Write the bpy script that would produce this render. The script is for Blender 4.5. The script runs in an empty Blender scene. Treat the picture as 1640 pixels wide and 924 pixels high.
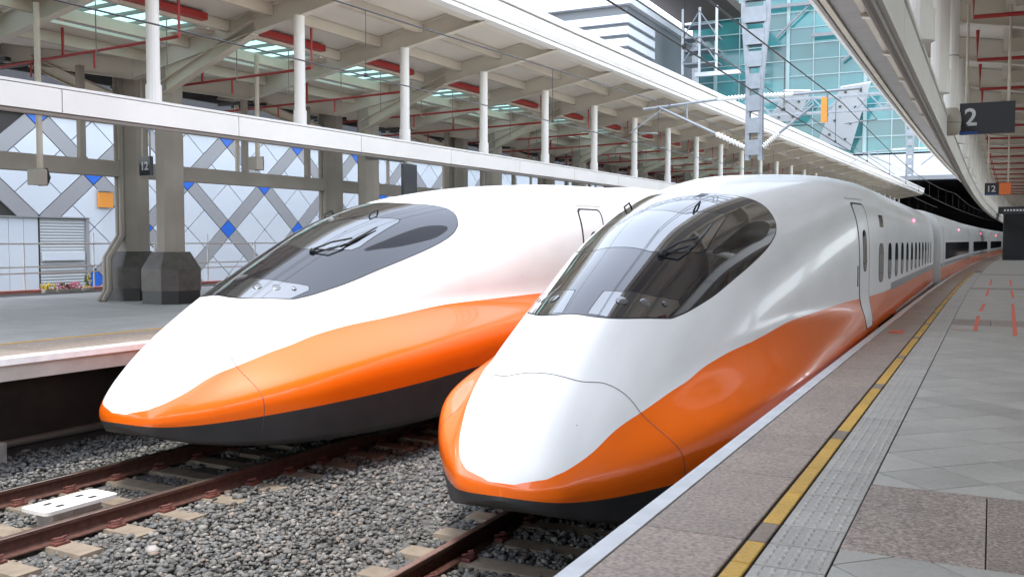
import bpy, math, random
import numpy as np
from mathutils import Matrix, Vector
random.seed(7); RNG = np.random.default_rng(7)
scene = bpy.context.scene
COL = scene.collection
R = math.radians

# ------------------------------------------------------------------ camera, sky, sun, exposure
cam_data = bpy.data.cameras.new('camera'); cam = bpy.data.objects.new('camera', cam_data); COL.objects.link(cam)
cam.location = (0, 0, 2.56)
cam.rotation_euler = (R(90 - 2.89), 0, R(26.9))
cam_data.sensor_width = 36; cam_data.lens = 1515 / 1640 * 36
cam_data.clip_start = 0.05; cam_data.clip_end = 2000
scene.camera = cam

SUN_EL, SUN_AZ = 73, 165            # elevation, compass from +Y towards +X
world = bpy.data.worlds.new('World'); scene.world = world; world.use_nodes = True
nt = world.node_tree; bg = nt.nodes['Background']
sky = nt.nodes.new('ShaderNodeTexSky'); sky.sky_type = 'NISHITA'; sky.sun_disc = False
sky.sun_elevation = R(SUN_EL); sky.sun_rotation = R(SUN_AZ)
sky.air_density = 1.0; sky.dust_density = 0.6; sky.ozone_density = 1.0
hs = nt.nodes.new('ShaderNodeHueSaturation'); hs.inputs['Saturation'].default_value = 0.42
nt.links.new(sky.outputs[0], hs.inputs['Color']); nt.links.new(hs.outputs[0], bg.inputs[0])
bg.inputs[1].default_value = 0.15
sd = bpy.data.lights.new('sun', 'SUN'); sd.energy = 0.75; sd.angle = R(10); sd.color = (1.0, 0.95, 0.88)
sun = bpy.data.objects.new('sun', sd); COL.objects.link(sun); sun.location = (30, -15, 60)
dv = Vector((math.sin(R(SUN_AZ)) * math.cos(R(SUN_EL)), math.cos(R(SUN_AZ)) * math.cos(R(SUN_EL)), math.sin(R(SUN_EL))))
sun.rotation_euler = dv.to_track_quat('Z', 'Y').to_euler()
vs = scene.view_settings
vs.view_transform = 'Standard'; vs.look = 'None'; vs.gamma = 1; vs.exposure = 2.3; vs.use_curve_mapping = False

cy = scene.cycles
cy.max_bounces = 7; cy.diffuse_bounces = 4; cy.glossy_bounces = 3; cy.transmission_bounces = 3; cy.caustics_reflective = False; cy.caustics_refractive = False
# ------------------------------------------------------------------ materials
def mat(name, col, rough=.5, metal=0., noise=None, bump=None, coat=0., spec=None, vary=None, emit=None):
    """noise=(scale, amount, detail): value variation; bump=(scale, strength); vary: random tint per piece"""
    m = bpy.data.materials.new(name); m.use_nodes = True; n = m.node_tree.nodes; l = m.node_tree.links
    b = n['Principled BSDF']; b.inputs['Base Color'].default_value = (*col, 1); b.inputs['Roughness'].default_value = rough
    b.inputs['Metallic'].default_value = metal
    if coat: b.inputs['Coat Weight'].default_value = coat; b.inputs['Coat Roughness'].default_value = .04
    if spec is not None: b.inputs['Specular IOR Level'].default_value = spec
    if emit: b.inputs['Emission Color'].default_value = (*emit[0], 1); b.inputs['Emission Strength'].default_value = emit[1]
    out = None
    tc = n.new('ShaderNodeTexCoord')
    if noise:
        nz = n.new('ShaderNodeTexNoise'); nz.inputs['Scale'].default_value = noise[0]; nz.inputs['Detail'].default_value = noise[2] if len(noise) > 2 else 4
        l.new(tc.outputs['Object'], nz.inputs['Vector'])
        mp = n.new('ShaderNodeMapRange'); mp.inputs['From Min'].default_value = .3; mp.inputs['From Max'].default_value = .7
        mp.inputs['To Min'].default_value = 1 - noise[1]; mp.inputs['To Max'].default_value = 1 + noise[1]
        l.new(nz.outputs['Fac'], mp.inputs['Value']); out = mp.outputs[0]
    if vary:
        oi = n.new('ShaderNodeObjectInfo'); mv = n.new('ShaderNodeMapRange')
        mv.inputs['To Min'].default_value = 1 - vary; mv.inputs['To Max'].default_value = 1 + vary
        l.new(oi.outputs['Random'], mv.inputs['Value'])
        if out is None: out = mv.outputs[0]
        else:
            mm = n.new('ShaderNodeMath'); mm.operation = 'MULTIPLY'; l.new(out, mm.inputs[0]); l.new(mv.outputs[0], mm.inputs[1]); out = mm.outputs[0]
    if out is not None:
        mx = n.new('ShaderNodeVectorMath'); mx.operation = 'SCALE'; mx.inputs[0].default_value = col
        l.new(out, mx.inputs['Scale']); l.new(mx.outputs[0], b.inputs['Base Color'])
    if bump:
        nb = n.new('ShaderNodeTexNoise'); nb.inputs['Scale'].default_value = bump[0]; nb.inputs['Detail'].default_value = 6
        l.new(tc.outputs['Object'], nb.inputs['Vector'])
        bp = n.new('ShaderNodeBump'); bp.inputs['Strength'].default_value = bump[1]; bp.inputs['Distance'].default_value = .01
        l.new(nb.outputs['Fac'], bp.inputs['Height']); l.new(bp.outputs[0], b.inputs['Normal'])
    return m

def granite(name, cols, scale, vary=.05, rough=.6):
    m = mat(name, cols[1], rough); n = m.node_tree.nodes; l = m.node_tree.links; b = n['Principled BSDF']
    tc = n.new('ShaderNodeTexCoord'); oi = n.new('ShaderNodeObjectInfo')
    ad = n.new('ShaderNodeVectorMath'); ad.operation = 'ADD'; sc_ = n.new('ShaderNodeVectorMath'); sc_.operation = 'SCALE'
    sc_.inputs[0].default_value = (37, 91, 13); l.new(oi.outputs['Random'], sc_.inputs['Scale'])
    l.new(tc.outputs['Object'], ad.inputs[0]); l.new(sc_.outputs[0], ad.inputs[1])
    vz = n.new('ShaderNodeTexNoise'); vz.inputs['Scale'].default_value = scale; vz.inputs['Detail'].default_value = 5; vz.inputs['Roughness'].default_value = .75
    l.new(ad.outputs[0], vz.inputs['Vector'])
    cr = n.new('ShaderNodeValToRGB'); e = cr.color_ramp.elements
    e[0].position = .34; e[0].color = (*cols[0], 1); e[1].position = .66; e[1].color = (*cols[2], 1)
    k = cr.color_ramp.elements.new(.5); k.color = (*cols[1], 1)
    l.new(vz.outputs['Fac'], cr.inputs['Fac'])
    big = n.new('ShaderNodeTexNoise'); big.inputs['Scale'].default_value = 2.3; big.inputs['Detail'].default_value = 5; l.new(ad.outputs[0], big.inputs['Vector'])
    mp = n.new('ShaderNodeMapRange'); mp.inputs['From Min'].default_value = .3; mp.inputs['From Max'].default_value = .7; mp.inputs['To Min'].default_value = .86; mp.inputs['To Max'].default_value = 1.1
    l.new(big.outputs['Fac'], mp.inputs['Value'])
    mv = n.new('ShaderNodeMapRange'); mv.inputs['To Min'].default_value = 1 - vary; mv.inputs['To Max'].default_value = 1 + vary; l.new(oi.outputs['Random'], mv.inputs['Value'])
    mu = n.new('ShaderNodeMath'); mu.operation = 'MULTIPLY'; l.new(mp.outputs[0], mu.inputs[0]); l.new(mv.outputs[0], mu.inputs[1])
    s2 = n.new('ShaderNodeVectorMath'); s2.operation = 'SCALE'; l.new(cr.outputs[0], s2.inputs[0]); l.new(mu.outputs[0], s2.inputs['Scale'])
    l.new(s2.outputs[0], b.inputs['Base Color'])
    rr = n.new('ShaderNodeMapRange'); rr.inputs['To Min'].default_value = rough - .12; rr.inputs['To Max'].default_value = rough + .12; l.new(big.outputs['Fac'], rr.inputs['Value']); l.new(rr.outputs[0], b.inputs['Roughness'])
    return m

M = {}
M['white_paint'] = mat('train_white', (.80, .80, .785), .34, coat=.22, noise=(1.3, .025))
def specks(m):
    n = m.node_tree.nodes; l = m.node_tree.links; b = n['Principled BSDF']; src = b.inputs['Base Color'].links[0].from_socket
    tc = n.new('ShaderNodeTexCoord'); v = n.new('ShaderNodeTexVoronoi'); v.inputs['Scale'].default_value = 9; l.new(tc.outputs['Object'], v.inputs['Vector'])
    sp = n.new('ShaderNodeSeparateColor'); l.new(v.outputs['Color'], sp.inputs[0])
    a = n.new('ShaderNodeMath'); a.operation = 'LESS_THAN'; a.inputs[1].default_value = .055; l.new(v.outputs['Distance'], a.inputs[0])
    c = n.new('ShaderNodeMath'); c.operation = 'GREATER_THAN'; c.inputs[1].default_value = .80; l.new(sp.outputs[0], c.inputs[0])
    d = n.new('ShaderNodeMath'); d.operation = 'MULTIPLY'; l.new(a.outputs[0], d.inputs[0]); l.new(c.outputs[0], d.inputs[1])
    st = n.new('ShaderNodeTexNoise'); st.inputs['Scale'].default_value = 1.0; st.inputs['Detail'].default_value = 6; mpn = n.new('ShaderNodeMapping'); mpn.inputs['Scale'].default_value = (5, .5, 1.2); l.new(tc.outputs['Object'], mpn.inputs[0]); l.new(mpn.outputs[0], st.inputs[0])
    mr = n.new('ShaderNodeMapRange'); mr.inputs['From Min'].default_value = .35; mr.inputs['From Max'].default_value = .75; mr.inputs['To Min'].default_value = 1.0; mr.inputs['To Max'].default_value = .90; l.new(st.outputs['Fac'], mr.inputs[0])
    k = n.new('ShaderNodeMath'); k.operation = 'MULTIPLY_ADD'; k.inputs[1].default_value = -.55; k.inputs[2].default_value = 1; l.new(d.outputs[0], k.inputs[0])
    mu = n.new('ShaderNodeMath'); mu.operation = 'MULTIPLY'; l.new(k.outputs[0], mu.inputs[0]); l.new(mr.outputs[0], mu.inputs[1])
    x = n.new('ShaderNodeVectorMath'); x.operation = 'SCALE'; l.new(src, x.inputs[0]); l.new(mu.outputs[0], x.inputs['Scale']); l.new(x.outputs[0], b.inputs['Base Color'])
specks(M['white_paint'])
M['orange_paint'] = mat('train_orange', (.92, .148, .003), .28, coat=.6, noise=(1.1, .03))
M['skirt'] = mat('train_skirt', (.034, .034, .036), .5, noise=(3, .2))
M['skirt_light'] = mat('train_skirt_light', (.52, .52, .50), .4, noise=(3, .06))
M['grey_stripe'] = mat('train_grey', (.22, .225, .23), .35)
M['canopy_glass'] = mat('cab_dark_glass', (.010, .012, .016), .035, coat=1.0, spec=.8)
M['glass'] = mat('windscreen_glass', (.012, .022, .026), .02, coat=1.0, spec=1.0); M['glass'].node_tree.nodes['Principled BSDF'].inputs['IOR'].default_value = 2.2
M['side_glass'] = mat('cab_side_glass', (.004, .004, .005), .12, spec=.35)
M['window_glass'] = mat('window_glass', (.02, .022, .025), .06, spec=.8)
M['seal'] = mat('black_rubber', (.008, .008, .009), .5)
M['seam'] = mat('panel_gap', (.10, .09, .085), .7)
M['lens'] = mat('headlamp_lens', (.16, .17, .18), .06, metal=.5, coat=1)
M['under'] = mat('underframe', (.012, .012, .013), .8)
M['red_lamp'] = mat('red_indicator', (.6, .02, .03), .4, emit=((1, .05, .12), 3.0))
M['steel_dark'] = mat('dark_steel', (.03, .03, .033), .5, metal=.3)
M['canopy_white'] = mat('canopy_paint', (.60, .555, .475), .5, noise=(.9, .06), bump=(30, .05))
M['canopy_cream'] = mat('canopy_cream', (.53, .475, .39), .6, noise=(.8, .10))
M['fascia'] = mat('fascia_panel', (.74, .725, .69), .42, noise=(.7, .05), vary=.02)
M['deck'] = mat('roof_deck', (.62, .575, .505), .65, noise=(.6, .06))
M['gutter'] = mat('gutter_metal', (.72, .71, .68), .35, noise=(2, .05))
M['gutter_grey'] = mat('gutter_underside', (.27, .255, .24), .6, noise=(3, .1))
M['concrete_col'] = mat('column_concrete', (.30, .265, .225), .7, noise=(1.2, .10), bump=(14, .25))
M['base_brown'] = mat('column_base_stone', (.065, .054, .046), .45, noise=(6, .25), vary=.1)
M['base_black'] = mat('column_plinth', (.012, .011, .011), .4)
M['red_pipe'] = mat('red_pipe', (.33, .025, .02), .45)
M['pipe_grey'] = mat('grey_pipe', (.22, .20, .18), .5)
M['dark_panel'] = mat('dark_cladding', (.045, .045, .05), .6, noise=(2, .1))
M['darker'] = mat('dark_trim', (.012, .012, .014), .6)
M['sign_dark'] = mat('sign_board', (.028, .032, .042), .35)
M['sign_blue'] = mat('sign_blue', (.03, .10, .42), .5)
M['sign_orange'] = mat('sign_orange', (.85, .20, .05), .5)
M['sign_white'] = mat('sign_white', (.72, .74, .76), .5)
M['clad_white'] = mat('cladding_white', (.50, .54, .58), .38, noise=(.5, .04), vary=.035)
M['clad_grey'] = mat('cladding_grey', (.255, .258, .265), .42, noise=(.5, .04), vary=.03)
M['clad_blue'] = mat('cladding_blue', (.015, .11, .50), .4)
M['shutter'] = mat('roller_shutter', (.38, .40, .40), .45, metal=.2)
M['rail_fence'] = mat('fence_steel', (.55, .55, .53), .35, metal=.5)
M['kerb_red'] = mat('kerb_red', (.50, .20, .17), .6, noise=(3, .1))
M['edge_white'] = mat('edge_paint', (.72, .73, .73), .55, noise=(5, .10), bump=(40, .1))
M['edge_slab'] = granite('edge_granite', ((.22, .17, .135), (.40, .315, .255), (.52, .43, .36)), 42)
M['band_slab'] = granite('band_granite', ((.13, .105, .085), (.34, .275, .23), (.58, .49, .42)), 55)
M['tile'] = granite('floor_tile', ((.45, .425, .375), (.49, .465, .41), (.53, .50, .445)), 30, vary=.07, rough=.42)
M['tactile'] = granite('tactile_tile', ((.43, .405, .36), (.49, .46, .41), (.55, .515, .46)), 40, vary=.06, rough=.55)
M['yellow'] = granite('yellow_tile', ((.58, .33, .05), (.70, .41, .07), (.76, .47, .11)), 50, vary=.06)
M['brown_tile'] = granite('brown_tile', ((.25, .19, .14), (.31, .24, .18), (.36, .29, .23)), 50)
M['grout'] = mat('grout', (.04, .037, .034), .9)
M['marking'] = mat('queue_marking', (.80, .17, .09), .6, noise=(12, .12))
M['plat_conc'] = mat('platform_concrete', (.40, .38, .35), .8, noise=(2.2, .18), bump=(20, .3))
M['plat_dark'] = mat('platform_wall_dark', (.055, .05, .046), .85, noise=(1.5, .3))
M['plat_left'] = granite('left_platform_tile', ((.34, .33, .315), (.40, .39, .37), (.45, .435, .415)), 30, vary=.06)
M['sleeper'] = mat('sleeper_concrete', (.24, .195, .145), .85, noise=(7, .16), bump=(40, .4), vary=.08)
M['rust'] = mat('rail_rust', (.085, .035, .024), .75, noise=(14, .3), bump=(60, .4))
M['rail_head'] = mat('rail_head_worn', (.30, .22, .18), .32, metal=.7, noise=(9, .2))
M['rail_shiny'] = mat('rail_head_polished', (.62, .55, .47), .2, metal=.9)
M['clip'] = mat('rail_clip', (.13, .04, .03), .7, noise=(20, .3))
M['beacon'] = mat('beacon_plate', (.74, .72, .68), .55, noise=(9, .06))
M['beacon_grey'] = mat('beacon_bracket', (.36, .34, .32), .7, noise=(9, .2))
M['galv'] = mat('galvanised_steel', (.21, .235, .265), .5, metal=.3, noise=(6, .12))
M['insulator'] = mat('insulator_porcelain', (.60, .62, .62), .25)
M['insulator_orange'] = mat('weight_orange', (.62, .24, .03), .5)
M['wire'] = mat('wire', (.03, .03, .032), .5)
M['bldg_white'] = mat('building_panel', (.62, .66, .72), .5, noise=(.3, .04))
M['bldg_grey'] = mat('building_grey', (.16, .175, .195), .45, noise=(.2, .06))
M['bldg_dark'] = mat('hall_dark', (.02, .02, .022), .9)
M['mullion'] = mat('mullion', (.24, .35, .37), .4)
M['curtain'] = mat('curtain_glass', (.035, .165, .18), .09, spec=.7, noise=(.13, .45, 2), vary=.22)
M['curtain_dark'] = mat('curtain_glass_dark', (.022, .095, .105), .1, spec=.8, vary=.3)
M['brown_soffit'] = mat('brown_soffit', (.09, .07, .06), .7)
M['steel_white'] = mat('white_steel', (.46, .50, .54), .45)
M['flower_pink'] = mat('flower_pink', (.70, .22, .30), .7); M['flower_yellow'] = mat('flower_yellow', (.75, .55, .08), .7)
M['leaf'] = mat('leaf', (.05, .10, .03), .7); M['pot'] = mat('planter', (.45, .42, .38), .7)
M['speaker'] = mat('speaker_body', (.38, .35, .30), .5); M['ground'] = mat('track_bed', (.10, .095, .09), .95, noise=(8, .4))
M['far_ground'] = mat('far_ground', (.16, .155, .15), .9, noise=(.3, .2))

def skylight_mat():
    m = bpy.data.materials.new('skylight_glass'); m.use_nodes = True; n = m.node_tree.nodes; l = m.node_tree.links
    n.remove(n['Principled BSDF']); t = n.new('ShaderNodeBsdfTranslucent'); t.inputs[0].default_value = (.27, .47, .42, 1)
    g = n.new('ShaderNodeBsdfGlossy'); g.inputs['Roughness'].default_value = .1; mx = n.new('ShaderNodeMixShader'); mx.inputs[0].default_value = .08
    l.new(t.outputs[0], mx.inputs[1]); l.new(g.outputs[0], mx.inputs[2]); l.new(mx.outputs[0], n['Material Output'].inputs[0]); return m
M['skylight'] = skylight_mat()

def stone_mat():
    m = mat('ballast_stone', (.2, .2, .2), .85); n = m.node_tree.nodes; l = m.node_tree.links; b = n['Principled BSDF']
    g = n.new('ShaderNodeNewGeometry'); cr = n.new('ShaderNodeValToRGB'); cr.color_ramp.interpolation = 'LINEAR'
    stops = [(0, (.06, .06, .058)), (.25, (.12, .118, .11)), (.5, (.165, .158, .143)), (.72, (.13, .137, .14)), (.86, (.205, .192, .168)), (.95, (.29, .28, .255)), (1, (.22, .165, .125))]
    e = cr.color_ramp.elements; e[0].color = (*stops[0][1], 1); e[1].position = 1; e[1].color = (*stops[-1][1], 1)
    for p, c in stops[1:-1]: k = e.new(p); k.color = (*c, 1)
    l.new(g.outputs['Random Per Island'], cr.inputs[0])
    tc = n.new('ShaderNodeTexCoord'); nz = n.new('ShaderNodeTexNoise'); nz.inputs['Scale'].default_value = 1.1; nz.inputs['Detail'].default_value = 4; l.new(tc.outputs['Object'], nz.inputs[0])
    mp = n.new('ShaderNodeMapRange'); mp.inputs['From Min'].default_value = .3; mp.inputs['From Max'].default_value = .7; mp.inputs['To Min'].default_value = .8; mp.inputs['To Max'].default_value = 1.2; l.new(nz.outputs['Fac'], mp.inputs[0])
    s = n.new('ShaderNodeVectorMath'); s.operation = 'SCALE'; l.new(cr.outputs[0], s.inputs[0]); l.new(mp.outputs[0], s.inputs['Scale']); l.new(s.outputs[0], b.inputs['Base Color'])
    return m
M['stone'] = stone_mat()

# ------------------------------------------------------------------ mesh helpers
def link(name, me, parent=None, loc=None, rz=0):
    o = bpy.data.objects.new(name, me); COL.objects.link(o)
    if parent is not None: o.parent = parent
    if loc is not None: o.location = loc
    if rz: o.rotation_euler = (0, 0, rz)
    return o
def tag(o, label=None, cat=None, group=None, kind=None):
    if label: o['label'] = label
    if cat: o['category'] = cat
    if group: o['group'] = group
    if kind: o['kind'] = kind
    return o
def empty(name, loc=(0, 0, 0), rz=0, label=None, cat=None, group=None, kind=None):
    o = bpy.data.objects.new(name, None); COL.objects.link(o); o.location = loc; o.rotation_euler = (0, 0, rz); o.empty_display_size = .2
    return tag(o, label, cat, group, kind)
class MB:
    def __init__(s): s.v = []; s.f = []; s.m = []; s.mi = 0
    def add(s, vs, fs):
        k = len(s.v); s.v += [tuple(map(float, p)) for p in vs]; s.f += [tuple(k + i for i in f) for f in fs]; s.m += [s.mi] * len(fs); return s
    def box(s, a, b, ch=0):
        (x0, y0, z0), (x1, y1, z1) = a, b
        if ch <= 0:
            v = [(x0, y0, z0), (x1, y0, z0), (x1, y1, z0), (x0, y1, z0), (x0, y0, z1), (x1, y0, z1), (x1, y1, z1), (x0, y1, z1)]
            return s.add(v, [(0, 3, 2, 1), (4, 5, 6, 7), (0, 1, 5, 4), (1, 2, 6, 5), (2, 3, 7, 6), (3, 0, 4, 7)])
        c = ch   # top edges chamfered
        v = [(x0, y0, z0), (x1, y0, z0), (x1, y1, z0), (x0, y1, z0), (x0, y0, z1 - c), (x1, y0, z1 - c), (x1, y1, z1 - c), (x0, y1, z1 - c), (x0 + c, y0 + c, z1), (x1 - c, y0 + c, z1), (x1 - c, y1 - c, z1), (x0 + c, y1 - c, z1)]
        return s.add(v, [(0, 3, 2, 1), (0, 1, 5, 4), (1, 2, 6, 5), (2, 3, 7, 6), (3, 0, 4, 7), (4, 5, 9, 8), (5, 6, 10, 9), (6, 7, 11, 10), (7, 4, 8, 11), (8, 9, 10, 11)])
    def tube(s, pts, r, n=8, caps=True):
        pts = [Vector(p) for p in pts]; rs = r if isinstance(r, (list, tuple)) else [r] * len(pts); k = len(s.v); up = None
        for i, p in enumerate(pts):
            d = (pts[min(i + 1, len(pts) - 1)] - pts[max(i - 1, 0)]).normalized()
            if up is None: up = Vector((0, 0, 1)) if abs(d.z) < .9 else Vector((1, 0, 0))
            a = d.cross(up).normalized(); up = a.cross(d).normalized(); 
            for j in range(n):
                t = 2 * math.pi * j / n; s.v.append(tuple(p + (a * math.cos(t) + up * math.sin(t)) * rs[i]))
        for i in range(len(pts) - 1):
            for j in range(n):
                q = (k + i * n + j, k + i * n + (j + 1) % n, k + (i + 1) * n + (j + 1) % n, k + (i + 1) * n + j); s.f.append(q[::-1]); s.m.append(s.mi)
        if caps:
            s.f.append(tuple(k + j for j in range(n))); s.m.append(s.mi); e = k + (len(pts) - 1) * n; s.f.append(tuple(e + j for j in range(n))[::-1]); s.m.append(s.mi)
        return s
    def beam(s, a, b, w, h, up=(0, 0, 1)):
        """rectangular bar from a to b, w across and h along up"""
        a, b = Vector(a), Vector(b); d = (b - a).normalized(); u = Vector(up); x = d.cross(u).normalized(); u = x.cross(d).normalized()
        v = [p + x * sx * w / 2 + u * sy * h / 2 for p in (a, b) for sx, sy in ((-1, -1), (1, -1), (1, 1), (-1, 1))]
        return s.add(v, [(0, 3, 2, 1), (4, 5, 6, 7), (0, 1, 5, 4), (1, 2, 6, 5), (2, 3, 7, 6), (3, 0, 4, 7)][0:2] + [(0, 1, 5, 4), (1, 2, 6, 5), (2, 3, 7, 6), (3, 0, 4, 7)])
    def ibeam(s, a, b, w, h, t=.018, up=(0, 0, 1)):
        """I section hanging: a,b are the centre line of the lower flange"""
        u = Vector(up); a, b = Vector(a), Vector(b)
        s.beam(a + u * t / 2, b + u * t / 2, w, t, up); s.beam(a + u * (h - t / 2), b + u * (h - t / 2), w, t, up); s.beam(a + u * h / 2, b + u * h / 2, t * .8, h - 2.02 * t, up); return s
    def extrude(s, prof, ys, fx=None, caps=True, closed=True):
        """profile [(x,z)] swept along y stations; fx(y) is a sideways shift"""
        k = len(s.v); n = len(prof)
        for y in ys:
            o = fx(y) if fx else 0
            for x, z in prof: s.v.append((x + o, y, z))
        for i in range(len(ys) - 1):
            for j in range(n if closed else n - 1):
                q = (k + i * n + j, k + i * n + (j + 1) % n, k + (i + 1) * n + (j + 1) % n, k + (i + 1) * n + j); s.f.append(q); s.m.append(s.mi)
        if caps and closed:
            s.f.append(tuple(k + j for j in range(n))[::-1]); e = k + (len(ys) - 1) * n; s.f.append(tuple(e + j for j in range(n))); s.m += [s.mi] * 2
        return s
    def shift(s, d): s.v = [(x + d[0], y + d[1], z + d[2]) for x, y, z in s.v]; return s
    def mesh(s, name, mats, smooth=False):
        me = bpy.data.meshes.new(name); me.from_pydata(s.v, [], s.f)
        for m in (mats if isinstance(mats, (list, tuple)) else [mats]): me.materials.append(m)
        if len(me.materials) > 1: me.polygons.foreach_set('material_index', s.m)
        if smooth: me.polygons.foreach_set('use_smooth', [True] * len(me.polygons))
        me.update(); return me
    def build(s, name, mats, parent=None, loc=None, rz=0, smooth=False): return link(name, s.mesh(name, mats, smooth), parent, loc, rz)

TH = R(2.1)                                    # the left track, platform and canopy run 2.1 degrees to the right
def LW(x, y, z=0): return (x * math.cos(TH) + y * math.sin(TH), -x * math.sin(TH) + y * math.cos(TH), z)
def bend(y): return max(0., y - 18) ** 2 / 3400.   # the right platform curves gently right in the distance
PZ, PZL = 1.25, 1.22                           # platform heights above the rail
def yrange(a, b, st=4.): n = max(1, int(math.ceil((b - a) / st))); return [a + (b - a) * i / n for i in range(n + 1)]
CZ = 2.56

# ------------------------------------------------------------------ ground, track bed
o = MB().add([(-900, -300, -2.2), (900, -300, -2.2), (900, 1500, -2.2), (-900, 1500, -2.2)], [(0, 1, 2, 3)]).build('ground', M['far_ground']); tag(o, kind='structure')
mb = MB(); ys = yrange(-70, 190, 6)
mb.extrude([(-13.5, -.9), (-1.62, -.9), (-1.62, -.215), (-13.5, -.215)], ys, lambda y: 0 if y < 18 else bend(y)); o = mb.build('track_bed', M['ground']); tag(o, kind='structure')

# ------------------------------------------------------------------ right platform and its paving
plat = empty('platform', (0, 0, 0), kind='structure'); plat['label'] = 'grey tiled platform with white edge and yellow line'
ysl = yrange(-70, 185, 5)
MB().extrude([(-1.42, -.9), (9, -.9), (9, PZ - .012), (-1.42, PZ - .012)], ysl, bend).build('platform_bed', M['grout'], plat)
MB().extrude([(-1.50, PZ - .28), (-1.41, PZ - .28), (-1.41, PZ + .001), (-1.50, PZ + .001)], ysl, bend).build('edge_stripe', M['edge_white'], plat)
def slab_objects(name, x0, x1, ys_, m, gap=.007, ch=.003, top=PZ):
    cache = {}
    for a, b in ys_:
        L_ = round(b - a, 3)
        if L_ not in cache: cache[L_] = MB().box((x0 + gap, gap, -.03), (x1 - gap, L_ - gap, 0), ch).mesh(name, m)
        o = link(name, cache[L_], plat, (bend((a + b) / 2), a, top))
        if b > 18: o.rotation_euler = (0, 0, -math.atan((bend(b) - bend(a)) / (b - a)))
es = [(4.12 + 1.2 * k, 5.32 + 1.2 * k) for k in range(-6, 34)]
slab_objects('edge_slab', -1.407, -.942, es, M['edge_slab'])
ylw, brn, y = [], [], 4.12 - 9.6
while y < 44.9:
    brn.append((y, y + .3)); a = y + .3
    for L_ in (.6, .6, .6, .3): ylw.append((a, a + L_)); a += L_
    y += 2.4
slab_objects('yellow_tile', -.936, -.845, ylw, M['yellow']); slab_objects('brown_tile', -.936, -.845, brn, M['brown_tile'])
# tactile tiles with raised bars
tm = MB().box((.003, .008, -.03), (.279, .292, 0), .002)
for i in range(5):
    for j in range(4):
        cx_, cy_ = .037 + i * .052, .045 + j * .07; w, l, h = .011, .027, .005
        tm.add([(cx_ - w, cy_ - l, 0), (cx_ + w, cy_ - l, 0), (cx_ + w, cy_ + l, 0), (cx_ - w, cy_ + l, 0), (cx_ - w * .5, cy_ - l * .8, h), (cx_ + w * .5, cy_ - l * .8, h), (cx_ + w * .5, cy_ + l * .8, h), (cx_ - w * .5, cy_ + l * .8, h)],
               [(4, 5, 6, 7), (0, 1, 5, 4), (1, 2, 6, 5), (2, 3, 7, 6), (3, 0, 4, 7)])
tmesh = tm.mesh('tactile_tile', M['tactile'])
for k in range(-20, 132):
    y = 4.12 + .3 * k; link('tactile_tile', tmesh, plat, (-.838 + bend(y), y, PZ), -math.atan(max(0, y - 18) / 1700))
# granite bands and diagonal tiles between them
bands = [(4.17 + 12.1 * k, 5.38 + 12.1 * k) for k in range(-1, 4)]
bm_ = MB().box((.003, .003, -.03), (.557, 1.207, 0), .003).mesh('granite_slab', M['band_slab'])
for a, b in bands:
    for k in range(0, 6): link('granite_slab', bm_, plat, (-.555 + .56 * k + bend(a), a, PZ), -math.atan(max(0, a - 18) / 1700))
def clip_poly(poly, x0, x1, y0, y1):
    for ax, lim, sg in ((0, x0, 1), (0, x1, -1), (1, y0, 1), (1, y1, -1)):
        out = []
        for i in range(len(poly)):
            p, q = poly[i - 1], poly[i]; dp, dq = sg * (p[ax] - lim), sg * (q[ax] - lim)
            if (dp >= 0) != (dq >= 0): t = dp / (dp - dq); out.append((p[0] + t * (q[0] - p[0]), p[1] + t * (q[1] - p[1])))
            if dq >= 0: out.append(q)
        poly = out
        if len(poly) < 3: return None
    return poly
D = .57 / 2; full = None; n_t = 0; rest = MB()
def tile_prism(mb, pl, z0, z1): 
    n = len(pl); mb.add([(x, y, z1) for x, y in pl] + [(x, y, z0) for x, y in pl], [tuple(range(n))] + [(i, i + n, (i + 1) % n + n, (i + 1) % n) for i in range(n)])
zones = [(bands[i][1] + .003, bands[i + 1][0] - .003) for i in range(len(bands) - 1)] + [(bands[-1][1], 62)]
for za, zb in zones:
    for i in range(0, 34):
        for j in range(-2, int((zb - za) / D) + 3):
            if (i + j) % 2: continue
            cx_, cy_ = -.548 + i * D, 5.95 + (j + round((za - 5.95) / D)) * D
            if (i + round((cy_ - 5.95) / D)) % 2: cy_ += D
            g = D - .0075; pl = [(cx_ - g, cy_), (cx_, cy_ - g), (cx_ + g, cy_), (cx_, cy_ + g)]
            pl = clip_poly(pl, -.548, 8.8, za, zb)
            if not pl: continue
            if len({(round(x, 4), round(y, 4)) for x, y in pl}) < 3: continue
            if cx_ < 1.15 and -2 < cy_ < 30:
                if full is None: t_ = MB(); tile_prism(t_, [(-g, 0), (0, -g), (g, 0), (0, g)], -.03, 0); full = t_.mesh('floor_tile', M['tile'])
                if len(pl) == 4 and abs(pl[0][0] - pl[2][0]) > 1.9 * g or (len(pl) == 4 and abs(pl[1][1] - pl[3][1]) > 1.9 * g and abs(pl[0][0] - pl[2][0]) > 1.9 * g): o = link('floor_tile', full, plat, (cx_ + bend(cy_), cy_, PZ))
                else:
                    t_ = MB(); tile_prism(t_, [(x - cx_, y - cy_) for x, y in pl], -.03, 0); o = t_.build('floor_tile', M['tile'], plat, (cx_ + bend(cy_), cy_, PZ))
                n_t += 1
            else: tile_prism(rest, [(x + bend(y), y) for x, y in pl], PZ - .03, PZ)
o = rest.build('floor_tiling', M['tile'], plat); o['kind'] = 'stuff'
MB().extrude([(-1.407, PZ - .03), (8.8, PZ - .03), (8.8, PZ), (-1.407, PZ)], [-70, -8.2]).build('rear_paving', M['tile'], plat)
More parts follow.
